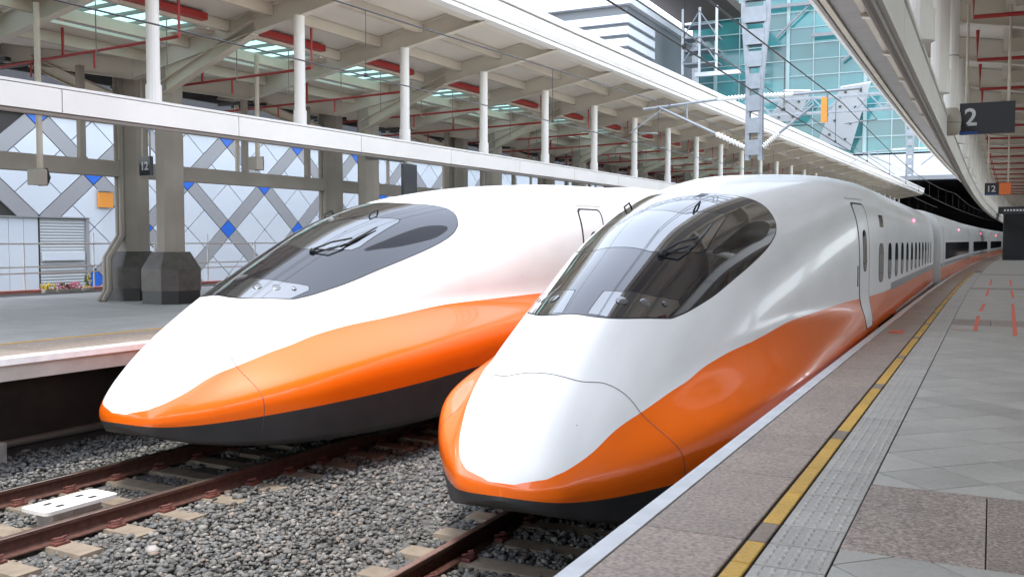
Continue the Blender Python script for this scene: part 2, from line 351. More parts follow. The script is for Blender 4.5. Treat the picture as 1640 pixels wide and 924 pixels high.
MB().extrude([(-.55, PZ - .03), (8.8, PZ - .03), (8.8, PZ), (-.55, PZ)], yrange(62.01, 180, 5), bend).build('far_paving', M['tile'], plat)
MB().extrude([(-1.407, PZ - .03), (-.555, PZ - .03), (-.555, PZ), (-1.407, PZ)], yrange(45, 180, 5), bend).build('far_edge_paving', M['edge_slab'], plat)
# orange queue markings (thin tape)
qm = MB()
def tape(a, b, w=.055):
    a, b = Vector(a), Vector(b); d = (b - a).normalized(); n = Vector((-d.y, d.x)) * w / 2; e = PZ + .004
    qm.add([(*(a + n), e), (*(a - n), e), (*(b - n), e), (*(b + n), e)], [(0, 1, 2, 3)])
tape((-.50, 15.3), (-.17, 15.3)); tape((-.195, 15.28), (-.19, 18.3)); tape((-.17, 19.5), (-.12, 22.0)); tape((-.1, 25), (-.06, 29)); tape((.31, 14.7), (.40, 22.2)); tape((.45, 24.5), (.48, 28.2)); tape((.52, 31), (.56, 36)); tape((-.03, 31), (0, 36)); tape((-1.30, 14.6), (-1.1, 14.6), .5)
tag(qm.build('queue_marking', M['marking']), 'orange taped queueing lines on the tiled platform floor', 'floor marking')

# ------------------------------------------------------------------ left platform
LR = -TH
lp = empty('platform', LW(-10.2, 0, 0), LR, kind='structure'); lp['label'] = 'far platform beyond the left train with white edge'
yl = yrange(-70, 150, 8)
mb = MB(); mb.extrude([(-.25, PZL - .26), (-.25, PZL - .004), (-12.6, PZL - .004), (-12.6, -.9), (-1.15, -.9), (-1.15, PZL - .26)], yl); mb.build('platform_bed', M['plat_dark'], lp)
MB().extrude([(0, PZL - .075), (-.26, PZL - .075), (-.26, PZL), (0, PZL)], yl).build('edge_stripe', M['edge_white'], lp)
MB().extrude([(-.03, PZL - .26), (-1.2, PZL - .26), (-1.2, PZL - .08), (-.03, PZL - .08)], yl).build('edge_beam', M['plat_conc'], lp)
pm = MB().box((-1.2 + .006, .006, -.01), (-.006, 1.2 - .006, .012), .002).mesh('paving_slab', M['edge_slab'])
tm_ = MB().box((.006, .006, -.01), (1.194, 1.194, .012), .002).mesh('paving_slab', M['plat_left'])
for k in range(2, 20): link('paving_slab', pm, lp, (-.27, 1.2 * k, PZL - .013))
MB().extrude([(-1.56, PZL - .01), (-1.49, PZL - .01), (-1.49, PZL + .003), (-1.56, PZL + .003)], yl).build('yellow_line', M['yellow'], lp)
for k in range(2, 22):
    for i in range(8):
        link('paving_slab', tm_, lp, (-2.77 - 1.2 * i, 1.2 * k + .55 * (i % 2), PZL - .013))
tag(MB().box((-.28, -.3, -.25), (0, .3, .2), .02).build('junction_box', M['beacon_grey'], None, LW(-11.0, 6.75, -.1), LR), 'grey junction box at the foot of the left platform wall', 'box')
MB().tube([(-1.12, y, .0) for y in (-10, 60)], .05, 8).build('conduit', M['pipe_grey'], lp)

# ------------------------------------------------------------------ rails, sleepers, ballast
RAIL = [(-.075, -.172), (.075, -.172), (.075, -.160), (.022, -.145), (.010, -.13), (.010, -.045), (.034, -.034), (.034, -.004), (.028, 0), (-.028, 0), (-.034, -.004), (-.034, -.034), (-.010, -.045), (-.010, -.13), (-.022, -.145), (-.075, -.160)]
def make_track(X, rz, y0, y1, lab, phase, fx, heads):
    base = LW(X, 0) if rz else (X, 0, 0)
    t = empty('railway_track', base, rz, lab, 'track')
    for s, hd in zip((-1, 1), heads):
        mb = MB(); mb.extrude(RAIL, yrange(y0, y1, 5), fx); nf = len(RAIL)
        for i in range(len(mb.f)):
            if len(mb.f[i]) == 4 and (i % nf) in (7, 8, 9): mb.m[i] = 1
        r = mb.build('rail', [M['rust'], M[hd]], t, (s * .752, 0, 0))
    sm = MB(); sm.add([(-1.3, -.14, -.33), (1.3, -.14, -.33), (1.3, .14, -.33), (-1.3, .14, -.33), (-1.3, -.115, -.168), (1.3, -.115, -.168), (1.3, .115, -.168), (-1.3, .115, -.168)], [(4, 5, 6, 7), (0, 1, 5, 4), (1, 2, 6, 5), (2, 3, 7, 6), (3, 0, 4, 7)])
    sme = sm.mesh('sleeper', M['sleeper'])
    cm = MB().box((-.045, -.075, -.168), (.045, .075, -.135), .012); cm.tube([(-.04, -.05, -.12), (.0, -.06, -.105), (.04, 0, -.10), (0, .06, -.105), (-.04, .05, -.12)], .012, 6); cme = cm.mesh('rail_clip', M['clip'])
    k = 0
    while True:
        y = phase + .6 * k; k += 1
        if y > 24: break
        s = link('sleeper', sme, t, (fx(y) if fx else 0, y, 0))
        if y < 16:
            for sx in (-1, 1):
                for d in (-.115, .115): c = link('rail_clip', cme, s, (sx * .752 + d, 0, .0), 0 if d > 0 else math.pi)
    return t
XT2, XT1 = -3.30, -8.5
make_track(XT2, 0, -12, 180, 'track under the right train beside the near platform', 1.55, bend, ('rail_head', 'rail_head'))
make_track(XT1, LR, -12, 150, 'rusty track with beacon in front of the left train', 1.77, None, ('rail_shiny', 'rail_head'))
# beacon between the left rails
bt = empty('track_beacon', LW(-8.18, 5.88, -.10), LR, 'white rectangular beacon plate with four holes between the rusty rails', 'beacon')
def rrect(w, h, r, n=5):
    p = []
    for cx_, cy_, a0 in ((w - r, h - r, 0), (-w + r, h - r, 90), (-w + r, -h + r, 180), (w - r, -h + r, 270)):
        for i in range(n + 1): a = R(a0 + 90 * i / n); p.append((cx_ + r * math.cos(a), cy_ + r * math.sin(a)))
    return p
mb = MB(); tile_prism(mb, rrect(.20, .40, .05), .10, .135); mb.build('plate', M['beacon'], bt)
for x, y in ((-.07, -.2), (.08, -.17), (-.07, .15), (.08, .18)): 
    mb = MB(); tile_prism(mb, rrect(.024, .040, .008, 3), .130, .138); mb.build('bolt_recess', M['steel_dark'], bt, (x, y, 0))
MB().box((-.12, -.28, -.06), (.13, -.06, .1)).box((-.10, -.04, -.06), (.11, .26, .1)).build('bracket', M['beacon_grey'], bt)
MB().box((-.16, -.42, -.07), (.22, .32, -.055)).build('base_plate', M['sleeper'], bt)
# ballast stones
def ico():
    t = (1 + 5 ** .5) / 2
    v = np.array([(-1, t, 0), (1, t, 0), (-1, -t, 0), (1, -t, 0), (0, -1, t), (0, 1, t), (0, -1, -t), (0, 1, -t), (t, 0, -1), (t, 0, 1), (-t, 0, -1), (-t, 0, 1)], float); v /= np.linalg.norm(v[0])
    f = np.array([(0, 11, 5), (0, 5, 1), (0, 1, 7), (0, 7, 10), (0, 10, 11), (1, 5, 9), (5, 11, 4), (11, 10, 2), (10, 7, 6), (7, 1, 8), (3, 9, 4), (3, 4, 2), (3, 2, 6), (3, 6, 8), (3, 8, 9), (4, 9, 5), (2, 4, 11), (6, 2, 10), (8, 6, 7), (9, 8, 1)]); return v, f
IV, IF = ico()
def stones(P, S, name, lab):
    n = len(P); tv = np.stack([IV * (1 + RNG.uniform(-.42, .35, (12, 1))) * RNG.uniform((.8, .55, .40), (1.4, 1.0, .8)) for _ in range(24)])
    k = RNG.integers(0, 24, n); V = tv[k] * S[:, None, None]
    A = RNG.uniform(0, 2 * np.pi, n); B = RNG.uniform(-.6, .6, n); ca, sa, cb, sb = np.cos(A), np.sin(A), np.cos(B), np.sin(B)
    x, y, z = V[..., 0], V[..., 1] * cb[:, None] - V[..., 2] * sb[:, None], V[..., 1] * sb[:, None] + V[..., 2] * cb[:, None]
    V = np.stack([x * ca[:, None] - y * sa[:, None], x * sa[:, None] + y * ca[:, None], z], -1) + P[:, None, :]
    F = (IF[None] + (np.arange(n) * 12)[:, None, None]).reshape(-1)
    me = bpy.data.meshes.new(name); nf = n * 20
    me.vertices.add(n * 12); me.vertices.foreach_set('co', V.astype(np.float32).ravel())
    me.loops.add(nf * 3); me.loops.foreach_set('vertex_index', F.astype(np.int32))
    me.polygons.add(nf); me.polygons.foreach_set('loop_start', np.arange(0, nf * 3, 3, dtype=np.int32)); me.polygons.foreach_set('loop_total', np.full(nf, 3, dtype=np.int32))
    me.update(calc_edges=True); me.materials.append(M['stone']); o = link(name, me); tag(o, lab, 'ballast', kind='stuff'); return o
pts, siz = [], []
def scatter(x0, x1, y0, y1, dens, s0, s1, zz=-.2):
    n = int((x1 - x0) * (y1 - y0) * dens); x = RNG.uniform(x0, x1, n); y = RNG.uniform(y0, y1, n); s = RNG.uniform(s0, s1, n)
    c, sn = math.cos(TH), math.sin(TH); xl = x * c - y * sn; yl_ = x * sn + y * c          # into the left frame
    bad = np.zeros(n, bool)
    for u, w, ph in ((xl - XT1, yl_, 1.77), (x - XT2, y, 1.55)):
        bad |= (np.abs(np.abs(u) - .752) < .085)
        bad |= (np.abs(u) < 1.31) & (np.abs((w - ph + .3) % .6 - .3) < np.where(np.abs(u) > .95, .075, .095))
    z = zz + RNG.uniform(-.02, .03, n) - .0 * s; z = z + .02 * np.sin(x * 1.7 + y * .9) 
    d2 = np.minimum(np.abs(xl - XT1), np.abs(x - XT2)); z -= np.where(d2 < 1.35, .012, 0)
    k = ~bad & (xl > -11.4); pts.append(np.stack([x, y, z], 1)[k]); siz.append(s[k])
scatter(-8.6, -1.7, 2.6, 8.2, 780, .017, .036); scatter(-11.3, -8.6, 3.2, 10, 520, .019, .038); scatter(-8.2, -1.7, 8.2, 15, 420, .02, .04); scatter(-11.2, -8.2, 10, 15, 260, .02, .04)
scatter(-10.5, -1.7, -2, 2.6, 160, .025, .042); scatter(-10, -1.7, 15, 24, 110, .03, .045)
P_ = np.concatenate(pts); S_ = np.concatenate(siz)
# one layer that fills, one of bigger stones on top
extra = RNG.choice(len(P_), int(len(P_) * .10), replace=False); S_[extra] *= 1.35; P_[extra, 2] += .012
stones(P_, S_, 'ballast', 'grey crushed stone ballast between and beside the rails')
tag(MB().add([tuple(v) for v in IV * np.array((.085, .06, .05))], [tuple(f) for f in IF]).build('pebble', M['beacon_grey'], None, LW(-6.72, 5.62, -.15), smooth=True), 'smooth pale round pebble lying on the grey ballast', 'stone')

# ------------------------------------------------------------------ trains
KN = np.array([0, .02, .05, .06, .08, .1, .15, .25, .5, 1.0, 1.7, 2.5, 3.4, 4.4, 5.5, 7.0, 9.0, 11.0])
ROW = dict(
 zt=[.70, .785, .855, .873, .905, .935, 1.01, 1.14, 1.335, 1.685, 2.09, 2.465, 2.84, 3.107, 3.285, 3.455, 3.59, 3.63],
 xv=[.0, .0005, .001, .175, .25, .295, .37, .46, .605, .785, .96, 1.10, 1.21, 1.30, 1.385, 1.49, 1.64, 1.69],
 zv=[.70, .722, .744, .744, .745, .748, .765, .815, .975, 1.222, 1.41, 1.54, 1.625, 1.695, 1.705, 1.715, 1.69, 1.66],
 xc=[.0, .20, .315, .345, .39, .43, .495, .585, .80, 1.155, 1.485, 1.61, 1.685, 1.70, 1.70, 1.70, 1.70, 1.70],
 zc=[.685, .688, .692, .693, .696, .699, .705, .722, .775, .922, 1.09, 1.165, 1.223, 1.268, 1.306, 1.35, 1.40, 1.42],
 zb=[.65, .645, .64, .639, .637, .636, .634, .633, .65, .70, .76, .79, .83, .88, .94, 1.04, 1.16, 1.25],
 xb=[.0, .195, .31, .34, .385, .425, .488, .577, .79, 1.14, 1.475, 1.60, 1.68, 1.70, 1.70, 1.70, 1.70, 1.70],
 zk=[.62, .59, .56, .555, .545, .535, .51, .47, .40, .33, .30, .28, .27, .26, .25, .25, .25, .25],
 xk=[.0, .13, .22, .25, .29, .33, .40, .50, .71, 1.04, 1.37, 1.52, 1.60, 1.62, 1.63, 1.64, 1.64, 1.64],
 a=[2.2, 2.2, 2.2, 2.2, 2.2, 2.18, 2.15, 2.1, 2.08, 2.05, 2.0, 2.0, 2.0, 2.05, 2.2, 2.6, 3.8, 4.2],
 b=[1.5, 1.5, 1.5, 1.48, 1.46, 1.42, 1.32, 1.22, 1.15, 1.14, 1.12, 1.25, 1.55, 1.8, 2.3, 3.4, 5, 5.4])
def pchip(xk, yk, x):
    xk = np.asarray(xk, float); yk = np.asarray(yk, float); h = np.diff(xk); dl = np.diff(yk) / h; m = np.zeros_like(yk)
    for i in range(1, len(xk) - 1):
        if dl[i - 1] * dl[i] > 0: w1 = 2 * h[i] + h[i - 1]; w2 = h[i] + 2 * h[i - 1]; m[i] = (w1 + w2) / (w1 / dl[i - 1] + w2 / dl[i])
    m[0] = dl[0]; m[-1] = dl[-1]
    x = np.clip(x, xk[0], xk[-1]); k = np.clip(np.searchsorted(xk, x) - 1, 0, len(xk) - 2); t = (x - xk[k]) / h[k]
    return yk[k] * (2 * t**3 - 3 * t**2 + 1) + h[k] * m[k] * (t**3 - 2 * t**2 + t) + yk[k + 1] * (-2 * t**3 + 3 * t**2) + h[k] * m[k + 1] * (t**3 - t**2)
NH, NS, NB, NK, NU = 64, 12, 8, 6, 4
def nose_grid(us):
    t = np.sqrt(us); tk = np.sqrt(KN); Q = {k: pchip(tk, v, t) for k, v in ROW.items()}
    # even out the interpolation along the train
    Q = {k: v[:, None] for k, v in Q.items()}
    ph = np.linspace(0, np.pi / 2, 500)[None]
    x = Q['xv'] * np.sin(ph) ** (2 / Q['a']); z = Q['zv'] + (Q['zt'] - Q['zv']) * np.clip(np.cos(ph), 0, 1) ** (2 / Q['b'])
    X = np.empty((len(us), NH + 1)); Z = X.copy()
    for i in range(len(us)):
        s = np.r_[0, np.cumsum(np.hypot(np.diff(x[i]), np.diff(z[i])))]; q = np.linspace(0, s[-1], NH + 1); X[i] = np.interp(q, s, x[i]); Z[i] = np.interp(q, s, z[i])
    def seg(xa, za, xb, zb, n): f = np.linspace(0, 1, n + 1)[None, 1:]; return xa + (xb - xa) * f, za + (zb - za) * f
    ps = [seg(Q['xv'], Q['zv'], Q['xc'], Q['zc'], NS), seg(Q['xc'], Q['zc'], Q['xb'], Q['zb'], NB), seg(Q['xb'], Q['zb'], Q['xk'], Q['zk'], NK), seg(Q['xk'], Q['zk'], 0 * Q['xk'], Q['zk'], NU)]
    X = np.concatenate([X] + [p[0] for p in ps], 1); Z = np.concatenate([Z] + [p[1] for p in ps], 1)
    # near the tip the section is one dome from the centre line to the crease
    zt_, xc_, zc_ = Q['zt'], Q['xc'], Q['zc']; bb = pchip(tk, [1.9 if u < .03 else 1.75 if u < .12 else 1.55 if u < .2 else 1.4 if u < .4 else 1.25 for u in KN], t)[:, None]
    dx = xc_ * np.sin(ph); dz = zc_ + (zt_ - zc_) * np.clip(np.cos(ph), 0, 1) ** (2 / bb); n_ = NH + NS + 1
    w_ = np.clip((us - .2) / .9, 0, 1); w_ = w_ * w_ * (3 - 2 * w_)
    for i in range(len(us)):
        if w_[i] >= 1: break
        s = np.r_[0, np.cumsum(np.hypot(np.diff(dx[i]), np.diff(dz[i])))]; q = np.linspace(0, s[-1], n_)
        X[i, :n_] = (1 - w_[i]) * np.interp(q, s, dx[i]) + w_[i] * X[i, :n_]; Z[i, :n_] = (1 - w_[i]) * np.interp(q, s, dz[i]) + w_[i] * Z[i, :n_]
    for it in range(14):
        for A in (X, Z):
            B = A.copy()
            for j0, w in ((NH, 4), (NH + NS, 4), (NH + NS + NB, 2)):
                B[:, j0 - w:j0 + w + 1] = A[:, j0 - w:j0 + w + 1] * .5 + .25 * (A[:, j0 - w - 1:j0 + w] + A[:, j0 - w + 1:j0 + w + 2])
            A[:] = B
    # smooth along u (keeps highlights fair), gently near the tip
    du = np.diff(us); f = (du[:-1] / (du[:-1] + du[1:]))[:, None]
    for it in range(30):
        for A in (X, Z):
            w = ((us[1:-1] > (.13 if it > 9 else .008)) & (us[1:-1] < 10.5))[:, None]
            A[1:-1] = np.where(w, .5 * A[1:-1] + .5 * (A[:-2] * (1 - f) + A[2:] * f), A[1:-1])
    return np.stack([X, np.broadcast_to(us[:, None], X.shape), Z], -1)
US = np.r_[np.linspace(0, np.sqrt(.5), 56)[:-1] ** 2, np.arange(.5, 5.6, .035), np.arange(5.6, 11.01, .1), 13, 18, 23, 27.9]
LC = 27.9                                                        # length of the leading car
G = nose_grid(US)
def grid_normals(G):
    du = np.gradient(G, axis=0); dv = np.gradient(G, axis=1); n = np.cross(dv, du); L_ = np.linalg.norm(n, axis=2, keepdims=True); n = n / np.maximum(L_, 1e-9)
    n[L_[..., 0] < 1e-7] = (0, -1, 0); n[0] = (0, -1, 0); n[:NH, 0, :] = n[:NH, 0, :]; return n
GN = grid_normals(G); GN[:, 0, 0] = 0; GN /= np.linalg.norm(GN, axis=2, keepdims=True)
if GN[200, 0, 2] < 0: GN = -GN
GN[0] = (0, -1, .12); GN /= np.linalg.norm(GN, axis=2, keepdims=True)
ARC = np.zeros(G.shape[:2]); ARC[:, 1:] = np.cumsum(np.linalg.norm(np.diff(G, axis=1)[..., [0, 2]], axis=2), axis=1)
class Tri:                                                       # triangles with (xyz, normal, u, arc) per vertex
    def __init__(s, V, F): s.V, s.F = V, F
def tri_grid(j0, j1, i0=0, i1=None):
    i1 = len(US) - 1 if i1 is None else i1
    ii, jj = np.arange(i0, i1 + 1), np.arange(j0, j1 + 1); V = np.concatenate([G, GN, US[:, None, None] + 0 * ARC[..., None], ARC[..., None]], 2)[i0:i1 + 1, j0:j1 + 1].reshape(-1, 8)
    n = len(jj); a = (np.arange(len(ii) - 1)[:, None] * n + np.arange(n - 1)[None]).ravel()
    F = np.concatenate([np.stack([a, a + n, a + n + 1], 1), np.stack([a, a + n + 1, a + 1], 1)]); return Tri(V, F)
def split(T, f):
    """cut triangles at f=0 -> (inside f>0, outside)"""
    V = T.V; val = f(V); V = list(V); vl = list(val); cache = {}; ins, outs = [], []
    sg = val > 0; c = sg[T.F].sum(1); ins += T.F[c == 3].tolist(); outs += T.F[c == 0].tolist()
    def mid(a, b):
        k = (min(a, b), max(a, b))
        if k not in cache:
            t = vl[a] / (vl[a] - vl[b]); V.append(V[a] + t * (V[b] - V[a])); vl.append(0); cache[k] = len(V) - 1
        return cache[k]
    for tri in T.F[(c == 1) | (c == 2)]:
        tri = list(tri); one = sg[tri].sum() == 1
        k = [i for i in range(3) if sg[tri[i]] == one][0]; a, b, d = tri[k], tri[(k + 1) % 3], tri[(k + 2) % 3]
        p, q = mid(a, b), mid(a, d); A, B = ([a, p, q],), ([p, b, d], [p, d, q])
        (ins if one else outs).extend(A); (outs if one else ins).extend(B)
    V = np.array(V); return Tri(V, np.array(ins, int).reshape(-1, 3)), Tri(V, np.array(outs, int).reshape(-1, 3))
def poly_sd(poly):
    poly = np.array(poly, float)
    def f(V):
        p = V[:, 6:8]; d = np.full(len(p), 1e9); inside = np.zeros(len(p), bool)
        for a, b in zip(poly, np.roll(poly, -1, 0)):
            e = b - a; t = np.clip(((p - a) @ e) / (e @ e), 0, 1); d = np.minimum(d, np.linalg.norm(p - a - t[:, None] * e, axis=1))
            with np.errstate(divide='ignore', invalid='ignore'): cr = ((a[1] > p[:, 1]) != (b[1] > p[:, 1])) & (p[:, 0] < e[0] * (p[:, 1] - a[1]) / (e[1] if e[1] else 1e-12) + a[0])
            inside ^= cr
        return np.where(inside, d, -d)
    return f
def smooth_poly(p, n=6, closed=True):
    p = [np.array(q, float) for q in p]; out = []; N = len(p)
    for i in range(N if closed else N - 1):
        a, b, c, d = (p[(i + k) % N] if closed else p[min(max(i + k, 0), N - 1)] for k in (-1, 0, 1, 2))
        for t in np.linspace(0, 1, n, endpoint=False): out.append(.5 * (2 * b + (c - a) * t + (2 * a - 5 * b + 4 * c - d) * t**2 + (3 * b - a - 3 * c + d) * t**3))
    return out
half = smooth_poly([(1.385, 0), (1.40, .21), (1.53, .44), (1.87, .76), (2.04, .86), (2.34, .97), (2.9, 1.125), (3.58, 1.24), (4.28, 1.285), (4.8, 1.25), (5.05, 1.17), (5.17, 1.075), (5.25, .93), (5.21, .77), (5.02, .60), (4.62, .345), (4.35, .0)], 6, False) + [(4.35, 0.)]
canopy_f = poly_sd(half + [(4.35, -.5), (1.385, -.5)])
glass_f = poly_sd([(2.58, -.5), (2.575, 0), (2.60, .30), (2.73, .47), (3.06, .735), (3.2, .765), (4.10, .71), (4.17, .68), (3.85, .47), (3.59, .35), (3.53, 0), (3.52, -.5)])
side_f = poly_sd(smooth_poly([(3.22, .845), (3.6, .885), (3.95, .91), (4.43, .95), (4.78, 1.04), (4.87, 1.10), (4.72, 1.145), (4.4, 1.157), (3.82, 1.06), (3.42, .93)], 4))
head_f = poly_sd([(1.76, .14), (1.83, .30), (2.0, .56), (2.20, .785), (2.17, .83), (1.9, .765), (1.6, .52), (1.46, .31), (1.42, .12)])
I2_ = int(np.searchsorted(US, 2.95)); xv_u = G[:, NH, 0]
PU = [.006, .012, .028, .055, .088, .15, .22, .42, .59, .87, 1.3, 1.6, 1.9, 2.15, 2.4, 2.7, 2.98]; PX = [0, .09, .17, .265, .345, .42, .477, .59, .655, .762, .893, .972] + [float(np.interp(u_, US, xv_u)) - d_ for u_, d_ in ((1.9, .016), (2.15, .016), (2.4, .013), (2.7, .006), (2.98, 0.))]
def paint_f(V):                                                  # white inside a rounded outline that follows the valley
    u = V[:, 6]; p = pchip(np.sqrt(PU), PX, np.sqrt(np.maximum(u, 0))) - .05 * (u < .006); return p - V[:, 0]
front_w, tipf = split(tri_grid(0, NH + NS, 0, I2_), paint_f)
hood = tri_grid(0, NH, I2_); n0 = len(front_w.V); hood = Tri(np.concatenate([front_w.V, hood.V]), np.concatenate([front_w.F, hood.F + n0])); dark, white = split(hood, canopy_f)
edge, dark = split(dark, lambda V: .014 - canopy_f(V))
def ring(T, f, w=.012): a, rest_ = split(T, lambda V: f(V) + w); g, r_ = split(a, lambda V: f(V)); return g, r_, rest_
glass_t, seal1, dark = ring(dark, glass_f, .014); side_t, seal2, dark = ring(dark, side_f, .012); head_t, seal3, dark = ring(dark, head_f, .008)
orange = tri_grid(NH, NH + NS + NB, I2_); orange_f = tri_grid(NH + NS, NH + NS + NB, 0, I2_); skirt = tri_grid(NH + NS + NB, NH + NS + NB + NK + NU)
iskip = int(np.searchsorted(US, 12)); 
def tri_mesh(name, Ts, m, sides=(1, -1), off=0.):
    VV, FF, NN = [], [], []; k = 0
    for T in Ts:
        if len(T.F) == 0: continue
        used = np.unique(T.F); rm = -np.ones(len(T.V), int); rm[used] = np.arange(len(used)); V = T.V[used]; F = rm[T.F]
        for s in sides:
            P = V[:, :3] + V[:, 3:6] * off; P = P * [s, 1, 1]; N = V[:, 3:6] * [s, 1, 1]; f = F if s > 0 else F[:, ::-1]
            VV.append(P); NN.append(N); FF.append(f + k); k += len(P)
    V = np.concatenate(VV); F = np.concatenate(FF); N = np.concatenate(NN)
    a, b, c = V[F[:, 0]], V[F[:, 1]], V[F[:, 2]]; fn = np.cross(b - a, c - a); ok = np.linalg.norm(fn, axis=1) > 1e-10; F = F[ok]; fn = fn[ok]
    flip = (fn * N[F].mean(1)).sum(1) < 0; F[flip] = F[flip][:, ::-1]
    me = bpy.data.meshes.new(name); me.from_pydata(V.tolist(), [], F.tolist()); me.materials.append(m)
    me.polygons.foreach_set('use_smooth', [True] * len(me.polygons)); me.update()
    nn = np.zeros((len(V), 3)); nn[:] = N / np.maximum(np.linalg.norm(N, axis=1, keepdims=True), 1e-9)
    me.normals_split_custom_set_from_vertices(nn.tolist()); return me
# side surface lookup for doors and windows: x at (u, z) on the body flank
def flank_x(u, z):
    i = int(np.clip(np.searchsorted(US, u), 1, len(US) - 1)); f = min(1, max(0, (u - US[i - 1]) / (US[i] - US[i - 1]))); g = (G[i - 1] * (1 - f) + G[i] * f)[10:NH + NS + NB + NK]; zz = g[:, 2][::-1]; xx = g[:, 0][::-1]; return float(np.interp(z, zz, xx))
def flank_mesh(name, m, u0, u1, z0, z1, r, off, s, depth=.006):
    """rounded panel that follows the body side, standing off outward"""
    r = min(r, (u1 - u0) / 2 - 1e-4, (z1 - z0) / 2 - 1e-4); nz = max(3, int((z1 - z0) / .09)); nu = 5 if u0 < 11 else 2
    zs = sorted(set([round(z0 + r * (1 - math.cos(R(a))), 5) for a in (0, 20, 40, 60, 90)] + [round(z1 - r * (1 - math.cos(R(a))), 5) for a in (0, 20, 40, 60, 90)] + [round(z0 + r + (z1 - z0 - 2 * r) * k / nz, 5) for k in range(1, nz)]))
    rows = []
    for z in zs:
        d = max(0, r - (z - z0), r - (z1 - z)); e = r - math.sqrt(max(0, r * r - d * d)) + 1e-4
        rows.append([(s * (flank_x(u, z) + off), u, z) for u in np.linspace(u0 + e, u1 - e, nu + 1)])
    mb = MB(); n = nu + 1; v = [p for row in rows for p in row]; q = []
    for i in range(len(rows) - 1):
        for k in range(nu):
            f = (i * n + k, i * n + k + 1, (i + 1) * n + k + 1, (i + 1) * n + k); q.append(f if s > 0 else f[::-1])
    mb.add(v, q); loop = rows[0] + [row[-1] for row in rows[1:]] + rows[-1][-2::-1] + [row[0] for row in rows[-2:0:-1]]; b = [(x - s * depth, y, z) for x, y, z in loop]; L_ = len(loop)
    mb.add(loop + b, [((i, i + L_, (i + 1) % L_ + L_, (i + 1) % L_) if s > 0 else (i, (i + 1) % L_, (i + 1) % L_ + L_, i + L_)) for i in range(L_)])
    return mb.mesh(name, m)
def ribbon(name, m, pts, w, off):
    """thin strip on the nose surface through (u, arc) points"""
    mb = MB(); P = []
    for u, a in pts:
        i = int(np.clip(np.searchsorted(US, u), 1, len(US) - 1)); f = (u - US[i - 1]) / (US[i] - US[i - 1])
        def at(ii): return np.array([np.interp(abs(a), ARC[ii], G[ii, :, k]) for k in range(3)]), np.array([np.interp(abs(a), ARC[ii], GN[ii, :, k]) for k in range(3)])
        (p0, n0), (p1, n1) = at(i - 1), at(i); p, n = p0 * (1 - f) + p1 * f, n0 * (1 - f) + n1 * f; n /= np.linalg.norm(n); sg = -1 if a < 0 else 1
        P.append((p * [sg, 1, 1], n * [sg, 1, 1]))
    for i, (p, n) in enumerate(P):
        d = P[min(i + 1, len(P) - 1)][0] - P[max(i - 1, 0)][0]; d /= np.linalg.norm(d); t = np.cross(d, n); t /= np.linalg.norm(t)
        mb.v += [tuple(p + n * off - t * w / 2), tuple(p + n * off + t * w / 2)]
    k = len(P); mb.f += [(2 * i, 2 * i + 1, 2 * i + 3, 2 * i + 2) for i in range(k - 1)]; mb.m += [0] * (k - 1); return mb.mesh(name, m, True)
def surf_point(u, a, off=0):
    i = int(np.clip(np.searchsorted(US, u), 1, len(US) - 1)); p = np.array([np.interp(abs(a), ARC[i], G[i, :, k]) for k in range(3)]); n = np.array([np.interp(abs(a), ARC[i], GN[i, :, k]) for k in range(3)])
    p = p + n / np.linalg.norm(n) * off; return (p[0] * (-1 if a < 0 else 1), u, p[2])

ME = {}
ME['body'] = tri_mesh('car_body', [white], M['white_paint']); ME['orange'] = tri_mesh('orange_band', [orange, orange_f, tipf], M['orange_paint'])
ME['skirt'] = tri_mesh('skirt', [skirt], M['skirt']); ME['surround'] = tri_mesh('cab_surround', [dark], M['canopy_glass'])
ME['edge'] = tri_mesh('cab_edge_seal', [edge], M['seal']); ME['glass'] = tri_mesh('windscreen', [glass_t], M['glass']); ME['wseal'] = tri_mesh('windscreen_seal', [seal1], M['seal'])
for s, k in ((1, 'r'), (-1, 'l')):
    ME['side' + k] = tri_mesh('side_window', [side_t], M['side_glass'], (s,)); ME['sseal' + k] = tri_mesh('window_seal', [seal2], M['seal'], (s,))
    ME['head' + k] = tri_mesh('headlight', [head_t], M['glass'], (s,)); ME['hseal' + k] = tri_mesh('headlight_seal', [seal3], M['seal'], (s,))
SEAM = smooth_poly([(.71, 0), (.735, .32), (.85, .54), (.91, .75), (.92, .95), (.935, 1.1), (.96, 1.38), (.98, 1.6), (.985, 1.85)], 5, False)
ME['seam_r'] = ribbon('panel_seam', M['seam'], SEAM, .007, .003); ME['seam_l'] = ribbon('panel_seam', M['seam'], [(u, -a - 1e-4) for u, a in SEAM], .007, .003)
def back_cap(y):
    g = G[-1]; pl = [(x, z) for x, z in zip(g[:, 0], g[:, 2])][:NH + NS + NB + NK + 1]; full_ = pl + [(-x, z) for x, z in pl[::-1][:-1]]
    return full_
SEC = back_cap(0)
W_U = [10.45 + 1.42 * k for k in range(12)]
